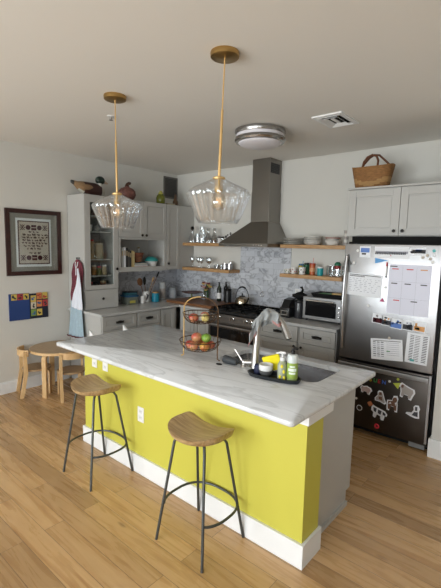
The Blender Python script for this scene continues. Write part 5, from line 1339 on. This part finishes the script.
t=thing('oven_mitt_bundle','crumpled black fabric bundle on top of the dark appliances','bundle',(2.41,-.3,zc+.216))
random.seed(3); mb=MB(); bm2=mb.bm
rs=[]
for k in range(9):
    f=k/8; ring=[]
    for i in range(18):
        a=2*PI*i/18; r=(.085*math.sin(PI*(.12+.80*f))*(1+.22*math.sin(3*a+k)+.1*math.sin(5*a-k*1.7)))
        ring.append(Vector((2.405+r*math.cos(a),-.30+r*math.sin(a)*.7,zc+.2165+f*.085)))
    rs.append(ring)
mb.ring(rs); mb.tube([(2.42,-.30,zc+.29),(2.445,-.31,zc+.33),(2.43,-.31,zc+.36),(2.41,-.31,zc+.355)],[.018,.012,.014,.008],8)
mb.build('cloth',M['blackm'],t,ang=3)
M['tsteel']=steel_mat('toaster_steel',(.27,.27,.275),.36,(1,1,40))
t=thing('toaster_oven','stainless toaster oven with dark glass door next to the fridge','toaster oven',(2.73,-.25,zc))
ty=-.395
for x in (2.54,2.93):
    for y in (ty+.03,-.12): MB().cyl((x,y,zc),(x,y,zc+.022),.012).build('foot',M['black'],t)
MB().box(2.50,2.965,ty+.012,-.09,zc+.022,zc+.27,.008).build('body',M['tsteel'],t)
MB().box(2.50,2.965,ty,ty+.012,zc+.022,zc+.27,.004).build('front_frame',M['tsteel'],t,smooth=False)
d=MB().box(2.535,2.90,ty-.008,ty,zc+.06,zc+.225,.003).build('glass_door',M['blackglass'],t,smooth=False)
mb=MB(); mb.cyl((2.56,ty-.03,zc+.235),(2.88,ty-.03,zc+.235),.008); 
for x in (2.58,2.86): mb.cyl((x,ty,zc+.235),(x,ty-.03,zc+.235),.005)
mb.build('handle',M['chrome'],d)
for z in (.08,.13,.18): MB().lathe([(0,0),(.011,0),(.010,.012),(0,.013)],(2.935,ty-.0,zc+z),14,'y').build('knob',M['chrome'],t)
t=thing('baking_tray','black tray with baking pans on top of the toaster oven','tray',(2.74,-.24,zc+.27))
mb=MB(); rs=[[Vector((x,y,z)) for x,y in rrect(2.57+e,2.95-e,-.37+e,-.12-e,.02,3)] for e,z in ((.02,zc+.2705),(0,zc+.315),(.006,zc+.315),(.024,zc+.275))]
mb.ring(rs); mb.build('pan',M['black'],t)
MB().box(2.60,2.90,-.34,-.15,zc+.2755,zc+.30,.003).build('baking_pan',C('pan_dark',.04,.035,.03),t,smooth=False)
for x0,x1,m,l,z in ((2.66,2.80,C('wrap_green',.08,.32,.08),'green packet lying on the toaster oven tray',.3005),(2.82,2.93,C('board_wood',.50,.33,.13),'small wooden board lying on the toaster oven tray',.3155)):
    o=MB().box(x0,x1,-.35,-.22,zc+z,zc+z+.014,.004).build('packet' if x0<2.7 else 'wooden_board',m); recenter(tag(o,l,'packet' if x0<2.7 else 'board'),(x0,-.28,zc+z))

# ------------------------------------------------------------------ light
def area(loc,rot,sx,sy,e,col):
    l=bpy.data.lights.new('daylight','AREA'); l.shape='RECTANGLE'; l.size=sx; l.size_y=sy; l.energy=e; l.color=col
    o=bpy.data.objects.new('daylight',l); COL.objects.link(o); o.location=loc; o.rotation_euler=rot; return o
for (a,b),e in zip(wins,(190,170,70)):
    area(((a+b)/2,YF-.25,1.45),(math.radians(86),0,0),b-a,2.1,e,(.95,.98,1.0))
sl=bpy.data.lights.new('sun','SUN'); sl.energy=3.2; sl.angle=math.radians(.6); sl.color=(1,.95,.87)
so=bpy.data.objects.new('sun',sl); COL.objects.link(so); so.rotation_euler=(math.radians(32),0,math.radians(-12))
w=bpy.data.worlds.new('sky'); scn.world=w; w.use_nodes=True
bg=w.node_tree.nodes['Background']; sk=w.node_tree.nodes.new('ShaderNodeTexSky')
try: sk.sky_type='NISHITA'; sk.sun_disc=False; sk.sun_elevation=.7
except Exception: pass
w.node_tree.links.new(sk.outputs[0],bg.inputs[0]); bg.inputs[1].default_value=.12

# ------------------------------------------------------------------ camera
yaw,pitch,roll=map(math.radians,(-40.443,6.782,1.281))
f=Vector((math.sin(yaw)*math.cos(pitch),math.cos(yaw)*math.cos(pitch),-math.sin(pitch)))
r=Vector((math.cos(yaw),-math.sin(yaw),0)); u=r.cross(f)
r2=math.cos(roll)*r+math.sin(roll)*u; u2=-math.sin(roll)*r+math.cos(roll)*u
cam=bpy.data.cameras.new('camera'); co=bpy.data.objects.new('camera',cam); COL.objects.link(co)
mt=Matrix((r2,u2,-f)).transposed().to_4x4(); mt.translation=Vector((4.765,-4.496,1.734)); co.matrix_world=mt
cam.sensor_fit='VERTICAL'; cam.sensor_height=24; cam.lens=408.58/588*24; cam.clip_start=.05
scn.camera=co
vs_=scn.view_settings; vs_.view_transform='Standard'; vs_.look='None'; vs_.gamma=1; vs_.use_curve_mapping=False; vs_.exposure=0.10
